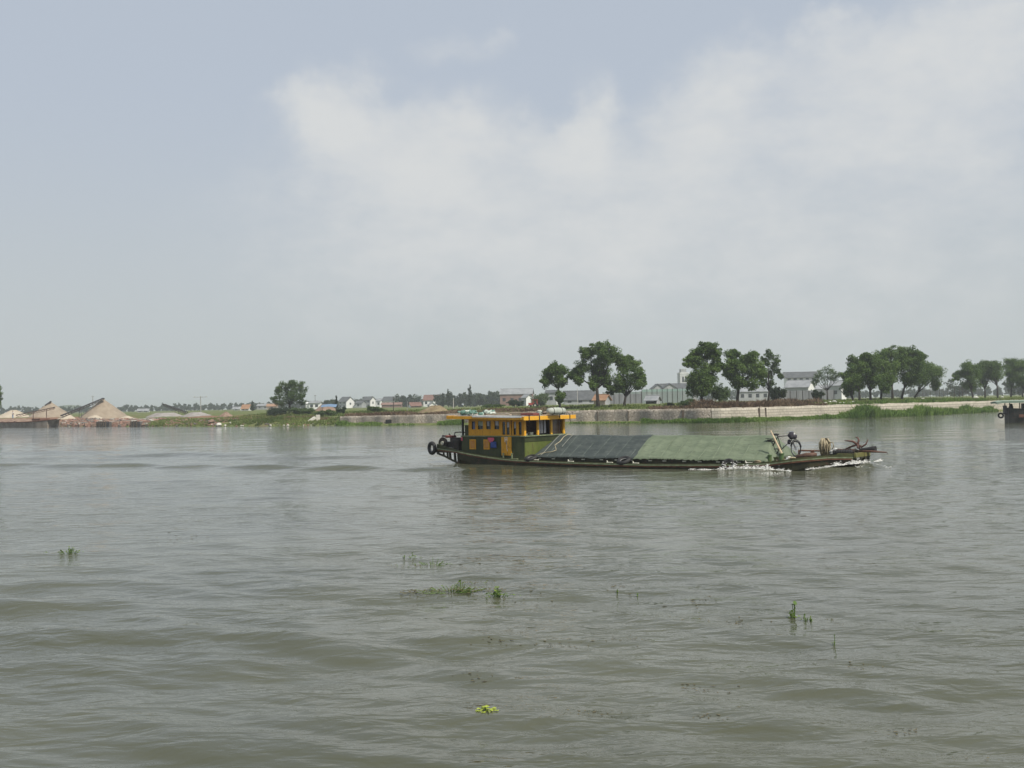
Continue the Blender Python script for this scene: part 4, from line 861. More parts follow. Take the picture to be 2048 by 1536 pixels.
LR = ['leftmost tree of the far right row, crown sweeping out to the left', 'second tree of the far right row, slim stem', 'third tree of the far right row, curved trunk', 'fourth tree of the far right row', 'rightmost tree of the far right row, cut by the picture edge']
for lab, (bx, by), d, lb in zip(LR, [(1540, 630), (1660, 635), (1785, 625), (1920, 640), (2035, 650)], [16, 18, 16, 18, 15], [
        [(1450, 330, 55), (1390, 400, 45), (1355, 435, 26), (1500, 320, 65), (1520, 430, 75), (1480, 490, 45), (1560, 500, 55), (1560, 350, 65), (1460, 390, 55)], [(1590, 310, 55), (1640, 380, 75), (1660, 470, 55), (1650, 300, 50), (1580, 390, 60), (1690, 340, 65)],
        [(1720, 310, 55), (1800, 310, 55), (1770, 400, 75), (1820, 380, 75), (1760, 320, 60), (1710, 400, 60)], [(1900, 300, 65), (1950, 285, 65), (1930, 400, 85), (1930, 480, 55), (1870, 370, 65), (1990, 370, 70)], [(2020, 310, 55), (2065, 300, 68), (2040, 420, 75), (1995, 480, 45), (2070, 500, 48), (2110, 380, 70)]]):
    btree(lab, 1640 + bx / 5.02, 670 + by / 5.02, d, lb, CC, r0=.18, fat=1.2)
btree('lone round tree standing in scrub beyond the left bank', 579, 817, 26, [(1600, 160, 55), (1500, 190, 65), (1680, 180, 65), (1440, 220, 55), (1560, 270, 95), (1580, 200, 80), (1620, 270, 90), (1540, 330, 80), (1720, 230, 55), (1420, 290, 55), (1650, 300, 85), (1500, 350, 85), (1720, 310, 55), (1390, 350, 42), (1600, 380, 66), (1700, 370, 48), (1450, 390, 48)], CL, r0=.22, dens=29, trunk=2.0, leaf=G_TREE2)
tree('broadleaf_tree', 'tree with reddish lower foliage cut by the left edge of the picture', 'tree', (-12, 832), Dat(-12, 6, 832), [(-20, 770, 20), (-4, 778, 13), (-2, 806, 7, 12), (-22, 800, 16), (-4, 790, 6)], (0, 0, 1), leaf=G_TREE, r0=.2)
# shrubs
bush('shrub', 'light green shrub under the tall tree in front of the tower', 'shrub', 1447, 803, Dat(1447, 9), 46, 48, G_TREE2, n=8)
bush('shrub', 'dark pointed shrub beside the airy tree', 'shrub', 1556, 801, Dat(1556, 11), 30, 38, G_DARK, n=7)
bush('shrub', 'small dark leaning shrub near the white gable', 'shrub', 1635, 804, Dat(1635, 9), 22, 28, G_DARK, n=5)
bush('shrub', 'low wide green shrub on the wall top left of the tall tree', 'shrub', 1380, 808, Dat(1380, 5), 46, 16, G_BUSH)
bush('shrub', 'small shrub beside the low green shrub on the wall top', 'shrub', 1342, 807, Dat(1342, 7), 18, 9, G_DARK)
bush('shrub', 'dark shrub mass at the foot of the lone tree', 'shrub', 556, 824, Dat(556, 20), 52, 20, G_DARK, n=8)
bush('shrub', 'green scrub to the right of the lone tree foot', 'shrub', 600, 822, Dat(600, 20), 46, 16, G_BUSH, n=7)
bush('shrub', 'spreading green shrub left of the stone wall end', 'shrub', 652, 824, Dat(652, 16), 44, 14, G_BUSH, n=7)
bush('shrub', 'dark shrub beside the dark cypress left of the white gabled house', 'shrub', 682, 822, Dat(682, 22), 16, 16, G_DARK)
bush('shrub', 'reedy green shrub in front of the grey roofed houses', 'shrub', 752, 824, Dat(752, 14), 36, 15, G_BUSH, n=8)
bush('shrub', 'round grey green willow behind the red farm vehicle', 'tree', 1081, 806, Dat(1081, 90), 40, 31, leafmat('leaf_willow', (.08, .12, .05), (.14, .19, .08)), n=12, size=.34)
bush('shrub', 'dark bush behind the red farm vehicle, left side', 'shrub', 1030, 808, Dat(1030, 60), 34, 18, G_DARK, n=7)
bush('shrub', 'bushy greenery right of the red farm vehicle', 'shrub', 985, 812, Dat(985, 30), 46, 12, G_BUSH, n=7)
# conifers
def conifer(label, px, py, pt, D, wpx, leaf=G_DARK):
    B = at(px, py, D); g = gz(B.x, B.y); h = at(px, pt, D).z - g; w_ = wpx * D / FPX / 2; root = thing('conifer_tree', label, 'tree', (B.x, B.y, g), 0, 'dark pointed conifers')
    L = [(random.uniform(-.1, .1) * w_, random.uniform(-.1, .1) * w_, h * q, w_ * (1.05 - q), w_ * (1.05 - q), h * .09) for q in np.linspace(.16, .96, 11)]
    V, F, T = crown(L, 26, .3 + .12 * D / 300, (4, 6)); npmesh('crown', V, F, leaf, root, T); MB().tube([(0, 0, -.2), (0, 0, h * .9)], [.16, .03], 6).build('trunk', BARK, root); return root
conifer('narrow dark cypress left of the white gabled house', 673, 822, 792, Dat(673, 60), 7); conifer('tall pointed conifer above the dark far wood behind the cabin roof', 940, 812, 770, 420, 24)
conifer('pointed conifer at the left end of the dark far wood', 897, 812, 779, 420, 18); conifer('short conifer just left of the dark far wood', 886, 812, 786, 410, 14)
conifer('pointed dark conifer left of the lone tree', 505, 822, 803, 380, 14)
# far woods
def woods(name, label, spec, leaf, seed):
    random.seed(seed); L = []
    for (x0, x1, D, h0, h1, step) in spec:
        x = x0
        while x < x1:
            X = ray(x, 812)[0] * D; g = gz(X, D); h = random.uniform(h0, h1); r_ = h * random.uniform(.28, .42)
            for q in (.34, .66): L.append((X + random.uniform(-1, 1), D + random.uniform(-6, 6), g + h * q, r_ * (1.15 - .3 * q), r_, h * .36))
            x += r_ * step / D * FPX
    V, F, T = crown(L, 16, 1.15, (5, 7)); o = npmesh(name, V, F, leaf, None, T, label=label, cat='woods', kind='stuff'); return o
woods('far_woods', 'hazy belt of far trees along the left and middle horizon', [(-60, 520, 820, 3.2, 6, .8), (500, 660, 700, 3, 5.5, .8), (660, 900, 760, 4, 7, 1.0)], G_DARK, 4)
woods('far_woods', 'darker wood behind the cabin roof and village houses', [(800, 842, 540, 5, 6.5, .6), (876, 1010, 500, 5, 7.2, .5), (955, 1010, 480, 4.5, 6, .6), (655, 676, 480, 4, 6, .8), (700, 730, 700, 5, 7, 1.2)], G_DARK, 6)
woods('far_woods', 'hazy treeline beyond the fields on the right', [(1690, 2120, 700, 4, 6.5, .8), (1905, 1945, 420, 6, 8, 1.0), (2020, 2060, 400, 6, 8, 1.1), (1250, 1700, 700, 5, 8, 1.3)], G_DARK, 8)
# hazy mound at the left
hm = mat('hill_green', (.05, .075, .035), (.085, .10, .05), .02, .95, 1.5, .05)
X = np.linspace(-1, 1, 40); P = []
for (cx, h, wd) in ((141, 13, 34),):
    c = at(cx, 815, 1400); mb = MB(); mb.grid([[(c.x + wd * .9 * 1400 / FPX * u, 1400 + 60 * v_, 2 + h * .7 * max(0, (1 - u * u)) ** .8 * max(0, 1 - v_ * v_) ** .5 + 1.2 * math.sin(u * 14 + cx)) for v_ in np.linspace(-1, 1, 9)] for u in X]); mb.build('hills', hm, None, smooth=True, kind='structure')

# ------------------------------------------------------------------ village and halls
WHT = mat('white_plaster', (.70, .70, .68), (.80, .80, .78), .5, .85); GREY_SHADED = mat('grey_shaded_plaster', (.28, .29, .29), (.36, .37, .37), .5, .9); BRICK = mat('brick_red', (.19, .115, .095), (.25, .155, .125), .8, .9)  # grey long walls beside white gables carry the shaded side in their colour
RDARK = mat('roof_tile_dark', (.06, .065, .07), (.10, .105, .11), .9, .85, .03); RRED = mat('roof_tile_red', (.145, .08, .065), (.20, .11, .09), .9, .85, .03); RORG = mat('roof_orange', (.26, .14, .08), (.33, .20, .12), .9, .85); RGREY = mat('roof_grey_light', (.20, .21, .22), (.28, .29, .30), .6, .8)
BROWNP = mat('brown_plaster', (.30, .24, .19), (.38, .31, .25), .6, .9)
WIN = mat('house_window', (.03, .035, .04), rough=.2)
def house(name, label, px, ptop, D, L, Wd, rise, rz, roofm, wallm, nwin=2, gablem=None, cat='house', zb=None, over=.35, base=815, floors=1, group='village houses behind the far bank'):
    """long axis L along local x; ridge height from the picture"""
    B = at(px, base, D); g = gz(B.x, D) if zb is None else zb; top = at(px, ptop, D).z - g; hw = max(top - rise, .8)
    root = thing(name, label, cat, (B.x, D, g), rz, group); x, y = L / 2, Wd / 2
    mb = MB(); mb.poly([(-x, -y, -.5), (x, -y, -.5), (x, y, -.5), (-x, y, -.5), (-x, -y, hw), (x, -y, hw), (x, y, hw), (-x, y, hw), (-x, 0, hw + rise * .96), (x, 0, hw + rise * .96)],
             [(0, 1, 5, 4), (2, 3, 7, 6)]); mb.cur = 1; n0 = len(mb.f); mb.f += [[1, 2, 6, 9, 5], [3, 0, 4, 8, 7]]; mb.mi += [1, 1]
    wb = mb.build('wall', [wallm, gablem or wallm], root)
    mb = MB(); e = over; k = rise / y
    for sg in (-1, 1):
        a = [(-x - e, sg * (y + e), hw - e * k), (x + e, sg * (y + e), hw - e * k), (x + e, 0, hw + rise), (-x - e, 0, hw + rise)]; b_ = [(p[0], p[1], p[2] + .16) for p in a]
        mb.poly(a + b_, [(0, 1, 2, 3), (7, 6, 5, 4), (0, 4, 5, 1), (1, 5, 6, 2), (2, 6, 7, 3), (3, 7, 4, 0)])
    mb.tube([(-x - e, 0, hw + rise + .15), (x + e, 0, hw + rise + .15)], .13, 6); mb.build('roof', roofm, root)
    for fl in range(floors):
        z0 = hw * (fl + .38) / floors; wh = min(1.3, hw * .42 / floors)
        for i in range(nwin): cx = -x + L * (i + .5) / nwin; mb = MB(); mb.span(cx - min(.6, L / nwin * .28), cx + min(.6, L / nwin * .28), -y - .06, -y + .02, z0, z0 + wh); mb.build('window', WIN, root)
    if gablem is not None and Wd > 3: MB().span(x - .02, x + .06, -.5, .5, hw * .5, hw * .5 + min(1.2, hw * .3)).build('window', WIN, root)
    return root
random.seed(55)
house('village_house', 'house with dark roof and bright white gable wall facing right', 693, 794.5, 600, 6.2, 6.2, 2.3, R(-38), RDARK, GREY_SHADED, 2, WHT, floors=2)
house('village_house', 'low grey house with dark roof just right of the white gabled house', 721, 802, 600, 4, 5, 1.2, R(-20), RDARK, GREY_SHADED, 1)
house('village_house', 'two storey dark roofed house with white corner wall', 738, 794, 610, 5.4, 5, 1.6, R(-28), RDARK, GREY_SHADED, 2, WHT, floors=2)
house('village_house', 'small house with long grey eave beside the long roofed house', 757, 798, 620, 4.6, 4.5, 1.0, R(-20), RGREY, WHT, 2)
house('village_house', 'long dark roofed house with a brownish right gable', 785, 794, 590, 10, 5, 1.9, R(-22), RDARK, WHT, 4, BROWNP, floors=1)
house('village_house', 'low brick red outbuilding in front of the long roofed house', 784, 806, 500, 9, 3, .7, R(-4), BRICK, BRICK, 1)
house('village_house', 'low red tiled shed with small white gable', 830, 805.5, 430, 4.3, 3, 1.1, R(25), RRED, BRICK, 1, WHT)
house('village_house', 'larger house with red tiled roof and pale eave band', 866, 790.5, 560, 8.6, 6, 2.4, R(-8), RRED, WHT, 3)
house('village_house', 'tiny white gabled hut below the large red roof', 863, 805, 430, 2.4, 2.4, .9, R(-70), RGREY, GREY_SHADED, 0, WHT)
house('village_house', 'small orange roofed house with white base left of the lone tree', 493, 810, 430, 2.9, 3, 1.3, R(-10), RORG, WHT, 2)
house('village_house', 'pale hut among trees left of the orange roofed house', 474, 815, 520, 3.2, 3, .8, R(0), RGREY, WHT, 1)
house('village_house', 'grey roofed house behind and right of the orange roofed house', 528, 808, 640, 7, 4, 1.0, R(-14), RGREY, GREY_SHADED, 2, WHT)
house('village_house', 'reddish roofed house left edge of the lone tree', 545, 808.5, 560, 5, 4, 1.0, R(0), RORG, BROWNP, 1)
house('village_house', 'white box house with grey roof right of the lone tree', 631, 803.5, 450, 4.2, 4, .5, R(-6), RGREY, WHT, 2)
house('village_house', 'very small white shed left of the white box house', 616, 805.5, 450, 1.4, 2, .3, R(0), WHT, WHT, 0)
house('village_house', 'white walled house among trees right of the large sand cone', 287, 819.5, 520, 5, 4, .8, R(8), RGREY, WHT, 2)
house('farm_building', 'long grey roofed brick building left of the grey green willow', 1034, 778, 450, 13, 7, 2.0, R(-6), RGREY, BRICK, 4, group='sheds and halls behind the far bank', cat='building', base=810)
house('farm_building', 'white gable end beside the brick building', 1054, 789, 380, 3, 2.4, 1.0, R(-60), RGREY, GREY_SHADED, 0, WHT, group='sheds and halls behind the far bank', cat='building', base=810)
house('farm_building', 'grey house with a white pillar right of the willow', 1104, 781.5, 390, 3.8, 4, .7, R(-10), RDARK, GREY_SHADED, 1, WHT, group='sheds and halls behind the far bank', cat='building', base=810)
house('farm_building', 'long low dark roofed shed behind the small round tree', 1160, 782.5, 360, 10.5, 5, 2.6, R(0), RDARK, GREY_SHADED, 3, group='sheds and halls behind the far bank', cat='building', base=810)
house('farm_building', 'orange roofed hut with pale gable by the tall tree trunk', 1204, 790.5, 235, 2.8, 2.2, .9, R(-35), RORG, BROWNP, 0, GREY_SHADED, group='sheds and halls behind the far bank', cat='hut', base=808)
house('farm_building', 'small dark open hut with pale roof on the field edge', 1306, 798, 215, 2.2, 2, .7, R(-28), RGREY, DARK, 0, GREY_SHADED, group='sheds and halls behind the far bank', cat='hut', base=808)
house('farm_building', 'pale gabled hall left of the tower, first gable', 1314, 769, 430, 9, 4.2, 1.6, R(-90), RDARK, WHT, 0, GREY_SHADED, group='sheds and halls behind the far bank', cat='building', base=806)
house('farm_building', 'pale gabled hall left of the tower, wider second gable', 1337, 768, 425, 9, 5.2, 1.7, R(-90), RDARK, WHT, 0, GREY_SHADED, group='sheds and halls behind the far bank', cat='building', base=806)
house('farm_building', 'long dark grey shed in front of the tower foot', 1356, 768, 440, 14, 6, 1.9, R(0), RDARK, GREY_SHADED, 3, group='sheds and halls behind the far bank', cat='building', base=806)
house('hall_building', 'white two tier hall, upper block with window strip under a dark roof', 1601, 745, 430, 11.5, 6, 1.7, R(-6), RDARK, WHT, 5, group='sheds and halls behind the far bank', cat='building', base=800, floors=3, over=.8)
house('hall_building', 'grey roofed hall with a tall white gable facing right', 1600, 761.5, 330, 7.0, 6, 1.9, R(-32), RGREY, GREY_SHADED, 2, WHT, group='sheds and halls behind the far bank', cat='building', base=800)
house('hall_building', 'white hall partly hidden at the left edge of the big grove', 1676, 762, 390, 4.5, 4, 1.5, R(-40), RGREY, GREY_SHADED, 1, WHT, group='sheds and halls behind the far bank', cat='building', base=800)
house('hall_building', 'long low grey shed behind the twin topped tree', 1505, 777, 400, 11, 5, 1.1, R(0), RGREY, GREY_SHADED, 4, group='sheds and halls behind the far bank', cat='building', base=803)
house('hall_building', 'long low grey shed behind the thin grey branched tree', 1650, 771, 420, 12, 5, 1.3, R(0), RGREY, GREY_SHADED, 4, group='sheds and halls behind the far bank', cat='building', base=803)
# dark slatted shed and green net fences
def screen(name, label, cat, px0, px1, ptop, D, wallm, topm, posts, base=805):
    A = at(px0, base, D); B_ = at(px1, base, D); g = gz((A.x + B_.x) / 2, D); L = B_.x - A.x; h = at((px0 + px1) / 2, ptop, D).z - g; root = thing(name, label, cat, (A.x, D, g)); MB().span(0, L, -.05, .05, -.3, h * .82).build('panel', wallm, root); MB().span(-.02, L + .02, -.07, .07, h * .821, h).build('top_band', topm, root)
    for i in range(posts): MB().tube([(L * i / (posts - 1), -.12, -.3), (L * i / (posts - 1), -.12, h * 1.05)], .05, 6).build('post', IRON, root)
    return root
SLAT = mat('slat_grey', (.15, .155, .165), (.22, .225, .23), 2.2, .9, stretch=(1.5, 1, .1)); NETG = mat('net_green', (.20, .29, .26), (.27, .36, .33), .7, .9, stretch=(1.2, 1, .15)); NETD = mat('net_dim', (.19, .23, .22), (.25, .28, .27), .7, .9, stretch=(1.2, 1, .15))  # slat and net colours lightened, distance haze is in the paint
screen('slat_fence', 'long dark grey slatted fence behind the broad dark tree', 'fence', 1206, 1294, 784, 300, SLAT, NETD, 9); screen('net_fence', 'tall green net fence below the pale gabled halls', 'fence', 1284, 1386, 778, 270, NETD, NETG, 11); screen('slat_fence', 'grey slatted fence below the white halls', 'fence', 1568, 1668, 781, 250, SLAT, SLAT, 9, 800)
# tower
D = 520; B_ = at(1367, 806, D); g = gz(B_.x, D); H_ = at(1367, 745, D).z - g; tw = thing('tower', 'pale concrete tower with dark window panels rising behind the tall tree', 'tower', (B_.x, D, g), R(12)); MB().span(-2.1, 2.1, -1.8, 1.8, -.5, H_).build('shaft', mat('pale_concrete', (.42, .43, .43), (.50, .51, .50), .5, .9), tw)
MB().span(-1.3, 1.3, -1.2, 1.2, H_ + .002, H_ + 1.6).build('roof_house', GREY_SHADED, tw); MB().span(-2.25, 2.25, -1.95, 1.95, H_ - .5, H_ - .2).build('cornice', WHT, tw)
for z in (H_ - 4.6, H_ - 7.2, H_ - 9.5):
    for x in (-1.1, .3): MB().span(x, x + .85, -1.86, -1.78, z, z + (2.6 if z > H_ - 5 else 1.5)).build('window', WIN, tw)
# red farm vehicle
D = Dat(1066, 30, 808); B_ = at(1066, 811, D); g = gz(B_.x, D); rv = thing('farm_tractor', 'small red farm tractor parked on the grass left of the small round tree', 'tractor', (B_.x, D, g), R(-14)); RP = mat('red_paint', (.34, .05, .04), (.42, .09, .07), 3, .5)
mb = MB(); mb.span(-.75, .35, -.32, .32, .45, .85); mb.build('body', RP, rv, bevel=.04); mb = MB(); mb.span(.0, .75, -.45, .45, .5, .62)
for x in (.05, .68):
    for y in (-.4, .4): mb.span(x, x + .06, y - .03, y + .03, .6, 1.3)
mb.span(-.05, .82, -.5, .5, 1.3, 1.38); mb.build('cab_frame', RP, rv)
for x, r_, y in ((.5, .42, -.5), (.5, .42, .5), (-.55, .28, -.42), (-.55, .28, .42)):
    w_ = MB().torus((x, y, r_), r_ * .7, r_ * .3, Matrix.Rotation(R(90), 4, 'X'), 16, 7).build('wheel', BLACK, rv, smooth=True); MB().tube([(x, y - .06, r_), (x, y + .06, r_)], r_ * .45, 10).build('hub', CREAM, w_)

# ------------------------------------------------------------------ sand yard on the left bank
def sandm(n, c1, c2): return mat(n, c1, c2, .8, .95, .03, 6)
SAND = sandm('sand', (.25, .20, .148), (.31, .255, .19)); SANDL = sandm('sand_light', (.38, .32, .24), (.45, .39, .30)); GRAV = sandm('gravel_grey', (.22, .20, .185), (.30, .28, .26)); SOIL = mat('brick_soil', (.165, .105, .075), (.25, .175, .13), 1.5, .95, .05, 5, c3=(.32, .26, .2))
def pile(label, px, ptop, pb, wl_, wr_, d, m, flat=0., seed=1, group='sand and gravel heaps on the left bank', lump=.04):
    D = Dat(px, d, pb); B = at(px, pb, D); g = gz(B.x, D); h = at(px, ptop, D).z - g; k = D / FPX; root = thing('sand_pile', label, 'sand heap', (B.x, D, g), 0, group); P = []; n = 48
    for i in range(n + 1):
        a = 2 * math.pi * (i % n) / n; Rw = (wr_ if math.cos(a) > 0 else wl_) * k; row = []
        for q in np.linspace(0, 1.12, 22):
            z = h * (1 - q) if not flat else h * (1 - max(0, (q - flat)) / (1 - flat)) if q > flat else h
            z = h * ((1 - q) + .05 * max(0, 1 - q * 9)) - .04 * h * max(0, 1 - q * 7) if not flat else z
            z += lump * math.sin(a * 5 + q * 9 + seed) * q * (1 - q * .6) + lump * .6 * math.sin(a * 11 + q * 17 + seed * 2) * q
            row.append((q * Rw * math.cos(a), q * max(wl_, wr_) * k * math.sin(a), z - (0 if q < 1 else .4)))
        P.append(row)
    MB().grid(P).build('heap', m, root, smooth=True); return root
pile('large steep cone of brown sand under the end of a conveyor', 206, 796.5, 834, 46, 52, 18, SAND, seed=2)
pile('second sand cone further left, paler, behind a rusty conveyor', 101, 803, 834, 42, 44, 30, SAND, seed=5)
pile('low rounded sand heap at the far left behind the barge', 28, 820, 836, 36, 34, 34, SANDL, .15, 7)
pile('little pale sand fan at the left foot of the large cone', 190, 830, 838, 22, 20, 10, SANDL, .1, 3); pile('little pale sand fan at the right foot of the large cone', 255, 831.5, 837, 22, 16, 13, SANDL, .1, 4); pile('pale sand spill between the two cones', 135, 829, 837, 20, 18, 14, SANDL, .2, 8)
pile('long flat grey gravel heap in the middle of the sand yard', 330, 825.5, 834, 38, 40, 22, GRAV, .45, 9); pile('grey gravel heap with rounded top beside the long flat one', 392, 824.5, 834, 30, 36, 22, GRAV, .3, 11); pile('small brown earth heap right of the gravel', 452, 823.5, 832, 16, 16, 18, SOIL, .1, 12); pile('orange brown earth heap behind the blue awning', 652, 808.5, 818, 26, 24, 60, SOIL, .3, 13)
pile('grassy brown mound on top of the stone wall left of the cabin', 873, 811, 825, 40, 30, 7.5, mat('dry_mound', (.16, .11, .06), (.24, .19, .11), 1.2, .95, .08, 4, c3=(.10, .12, .045)), .25, 15, lump=.08)
BELT = mat('conveyor_dark', (.045, .04, .038), (.085, .075, .07), 3, .8)
def conveyor(label, p0, p1, D0, D1, nleg, m=BELT, wd=.7):
    A = at(*p0, D0); B_ = at(*p1, D1); g = gz(A.x, A.y); root = thing('belt_conveyor', label, 'conveyor', (A.x, A.y, g), 0, 'belt conveyors in the sand yard'); a = Vector((0, 0, A.z - g)); b_ = B_ - Vector((A.x, A.y, g)); d = (b_ - a); sdv = Vector((-d.y, d.x, 0)).normalized() * wd / 2
    mb = MB(); L = d.length
    for sg in (-1, 1):
        mb.tube([a + sdv * sg, b_ + sdv * sg], .07, 5); mb.tube([a + sdv * sg - Vector((0, 0, .45)), b_ + sdv * sg - Vector((0, 0, .3))], .05, 5)
        for i in range(14): t0 = i / 14; p = a + d * t0 + sdv * sg; q = a + d * (t0 + 1 / 14) + sdv * sg - Vector((0, 0, .4)); mb.tube([p, q], .03, 4)
    mb.build('frame', m, root); mb = MB(); up_ = Vector((0, 0, .09)); mb.poly([a - sdv + up_, a + sdv + up_, b_ + sdv + up_, b_ - sdv + up_, a - sdv + up_ * 2, a + sdv + up_ * 2, b_ + sdv + up_ * 2, b_ - sdv + up_ * 2], [(3, 2, 1, 0), (4, 5, 6, 7), (0, 1, 5, 4), (1, 2, 6, 5), (2, 3, 7, 6), (3, 0, 4, 7)]); mb.build('belt', BLACK, root)
    mb = MB(); mb.tube([b_ - sdv * 1.3, b_ + sdv * 1.3], .2, 10); mb.build('head_drum', IRON, root)
    for i in range(nleg):
        t0 = .45 + .35 * i; p = a + d * t0; gg = gz(A.x + p.x, A.y + p.y) - g; mb = MB()
        for sg in (-1, 1): mb.tube([p + sdv * sg, Vector((p.x, p.y, gg - .1)) + sdv * sg * 2.2], .055, 5)
        mb.build('leg', m, root)
    return root
DC = Dat(206, 18, 834); conveyor('long dark conveyor rising to the tip of the large sand cone', (122, 832), (206, 797.5), DC - 8, DC - 1.2, 1)
D2 = Dat(80, 14, 834); conveyor('low conveyor in front of the second sand cone', (32, 831), (108, 815.5), D2, D2 + 4, 2, mat('conveyor_rust', (.10, .06, .045), (.16, .10, .07), 3, .85)); conveyor('dark conveyor sticking up to the left behind the gravel heaps', (374, 825), (329, 809.5), Dat(350, 40, 825), Dat(350, 42, 825), 1); conveyor('short rusty conveyor end at the top of the second cone', (90, 811), (101, 803.5), Dat(95, 29, 830), Dat(95, 29.5, 830), 0)
# moored barge with earth
Da, Db = Dat(-70, -3.2, 853), Dat(117, -3.2, 853); X0, BY = ray(-70, 853)[0] * Da, Da; X1 = ray(117, 853)[0] * Db; bg = thing('moored_barge', 'grey concrete barge loaded with reddish earth moored at the left bank', 'barge', (X0, BY, 0), math.atan2(Db - Da, X1 - X0)); L = math.hypot(X1 - X0, Db - Da)
CONC = mat('barge_concrete', (.17, .14, .115), (.27, .235, .195), .7, .9, .02, c3=(.11, .075, .055)); P = []
for q in (0, .1, .3, .6, .8, .88, .95, 1.0):
    hb = 2.4 * (1 if q < .8 else 1 - ((q - .8) / .2) ** 2 * .85); zt = 1.0 + (.55 * ((q - .7) / .3) ** 2 if q > .7 else 0); P.append([(q * L, -hb, zt), (q * L - (2.2 if q == 1 else 0), -hb * .92, -.4 + .5 * (q == 1)), (q * L - (2.2 if q == 1 else 0), hb * .92, -.4 + .5 * (q == 1)), (q * L, hb, zt)])
mb = MB().grid(P); mb.f.append([28, 29, 30, 31]); mb.mi.append(0); mb.f.append([3, 2, 1, 0]); mb.mi.append(0); mb.build('hull', CONC, bg); mb = MB().grid([[(p[0][0], p[0][1] + .1, p[0][2] - .12), (p[3][0], p[3][1] - .1, p[3][2] - .12)] for p in P]); mb.build('deck', CONC, bg); mb = MB()
for sg in (0, 3): mb.tube([Vector(p[sg]) + Vector((0, 0, .03)) for p in P], .09, 6)
mb.build('rub_rail', RUST, bg); random.seed(3); root = thing('earth_heap', 'reddish earth and bricks heaped along the moored grey barge', 'earth', (X0, BY, .92), bg.rotation_euler.z); P = []
for i in range(60): q = i / 59; P.append([(1 + q * L * .78, -2.2 + 4.4 * w_, (.15 + .5 * math.sin(math.pi * w_) + .18 * math.sin(i * 1.3 + w_ * 5) + random.uniform(-.1, .1)) * min(1, q * 8, (1 - q) * 8)) for w_ in np.linspace(0, 1, 9)])
MB().grid(P).build('heap', SOIL, root)
MB().span(L * .80, L * .88, -1.2, .8, 1.3, 1.75).build('winch_housing', RUST, bg)
# rubble along the shore
def rubble(name, label, n, x0, x1, d0, d1, sz, mats, seed):
    rng = np.random.default_rng(seed); mb = MB(); random.seed(seed)
    for k in range(n):
        X = rng.uniform(x0, x1); d = rng.uniform(d0, d1); Y = float(shore(X) + d * slopef(X)); s = sz * rng.uniform(.4, 1.5); mb.cur = rng.integers(0, len(mats)); mb.box((X, Y, gz(X, Y) + s * .18), (s * rng.uniform(.7, 1.7), s, s * rng.uniform(.4, .9)), rng.uniform(0, 3), Matrix.Rotation(rng.uniform(-.5, .5), 4, 'X'))
    return mb.build(name, mats, None, label=label, cat='rubble', kind='stuff')
BRK = mat('brick_bits', (.22, .115, .085), (.30, .18, .135), 2, .9); CON = mat('concrete_bits', (.46, .44, .39), (.58, .56, .50), 2, .9); DKS = mat('dark_stone', (.10, .09, .08), (.17, .15, .13), 2, .9)
CON2 = mat('concrete_dull', (.30, .28, .24), (.40, .38, .33), 2, .9); rubble('rubble', 'broken bricks and concrete along the shore below the sand cones', 1500, ray(105, 850)[0] * 225, ray(300, 850)[0] * 203, .1, 8, .55, [BRK, BRK, SOIL, SOIL, DKS, DKS, CON2, BRK, SOIL], 12); rubble('rubble', 'scattered red bricks on the left shore below the gravel', 480, ray(295, 850)[0] * 203, ray(450, 850)[0] * 188, .2, 9, .3, [BRK, SOIL, SOIL, DKS, BRK], 13); rubble('rubble', 'fine stones along the foot of the left bank', 70, ray(430, 850)[0] * 190, ray(680, 850)[0] * 175, .05, 1.2, .2, [CON2, DKS, BRK], 14)
for px0, px1, lab in ((186, 242, 'dark old timber quay wall at the waterline below the large sand cone'), (256, 292, 'second shorter dark quay wall right of the first one')):
    D = Dat((px0 + px1) / 2, .1, 852); a = ray(px0, 852)[0] * D; b_ = ray(px1, 852)[0] * D; root = thing('quay_wall', lab, 'quay wall', (a, float(shore(a)) - .5, 0), math.atan2(float(shore(b_) - shore(a)), b_ - a), 'old quay walls on the left shore'); L = b_ - a; mb = MB(); mb.span(0, L, 0, .5, -.5, .95); mb.build('facing', mat('quay_grey', (.07, .065, .06), (.13, .12, .11), 1.5, .9, .03), root)
    for i in range(int(L / .9)): MB().tube([(.4 + i * .9, -.08, -.5), (.4 + i * .9, -.08, 1.02 + random.uniform(-.05, .1))], .12, 7).build('pile', OLDWOOD, root)
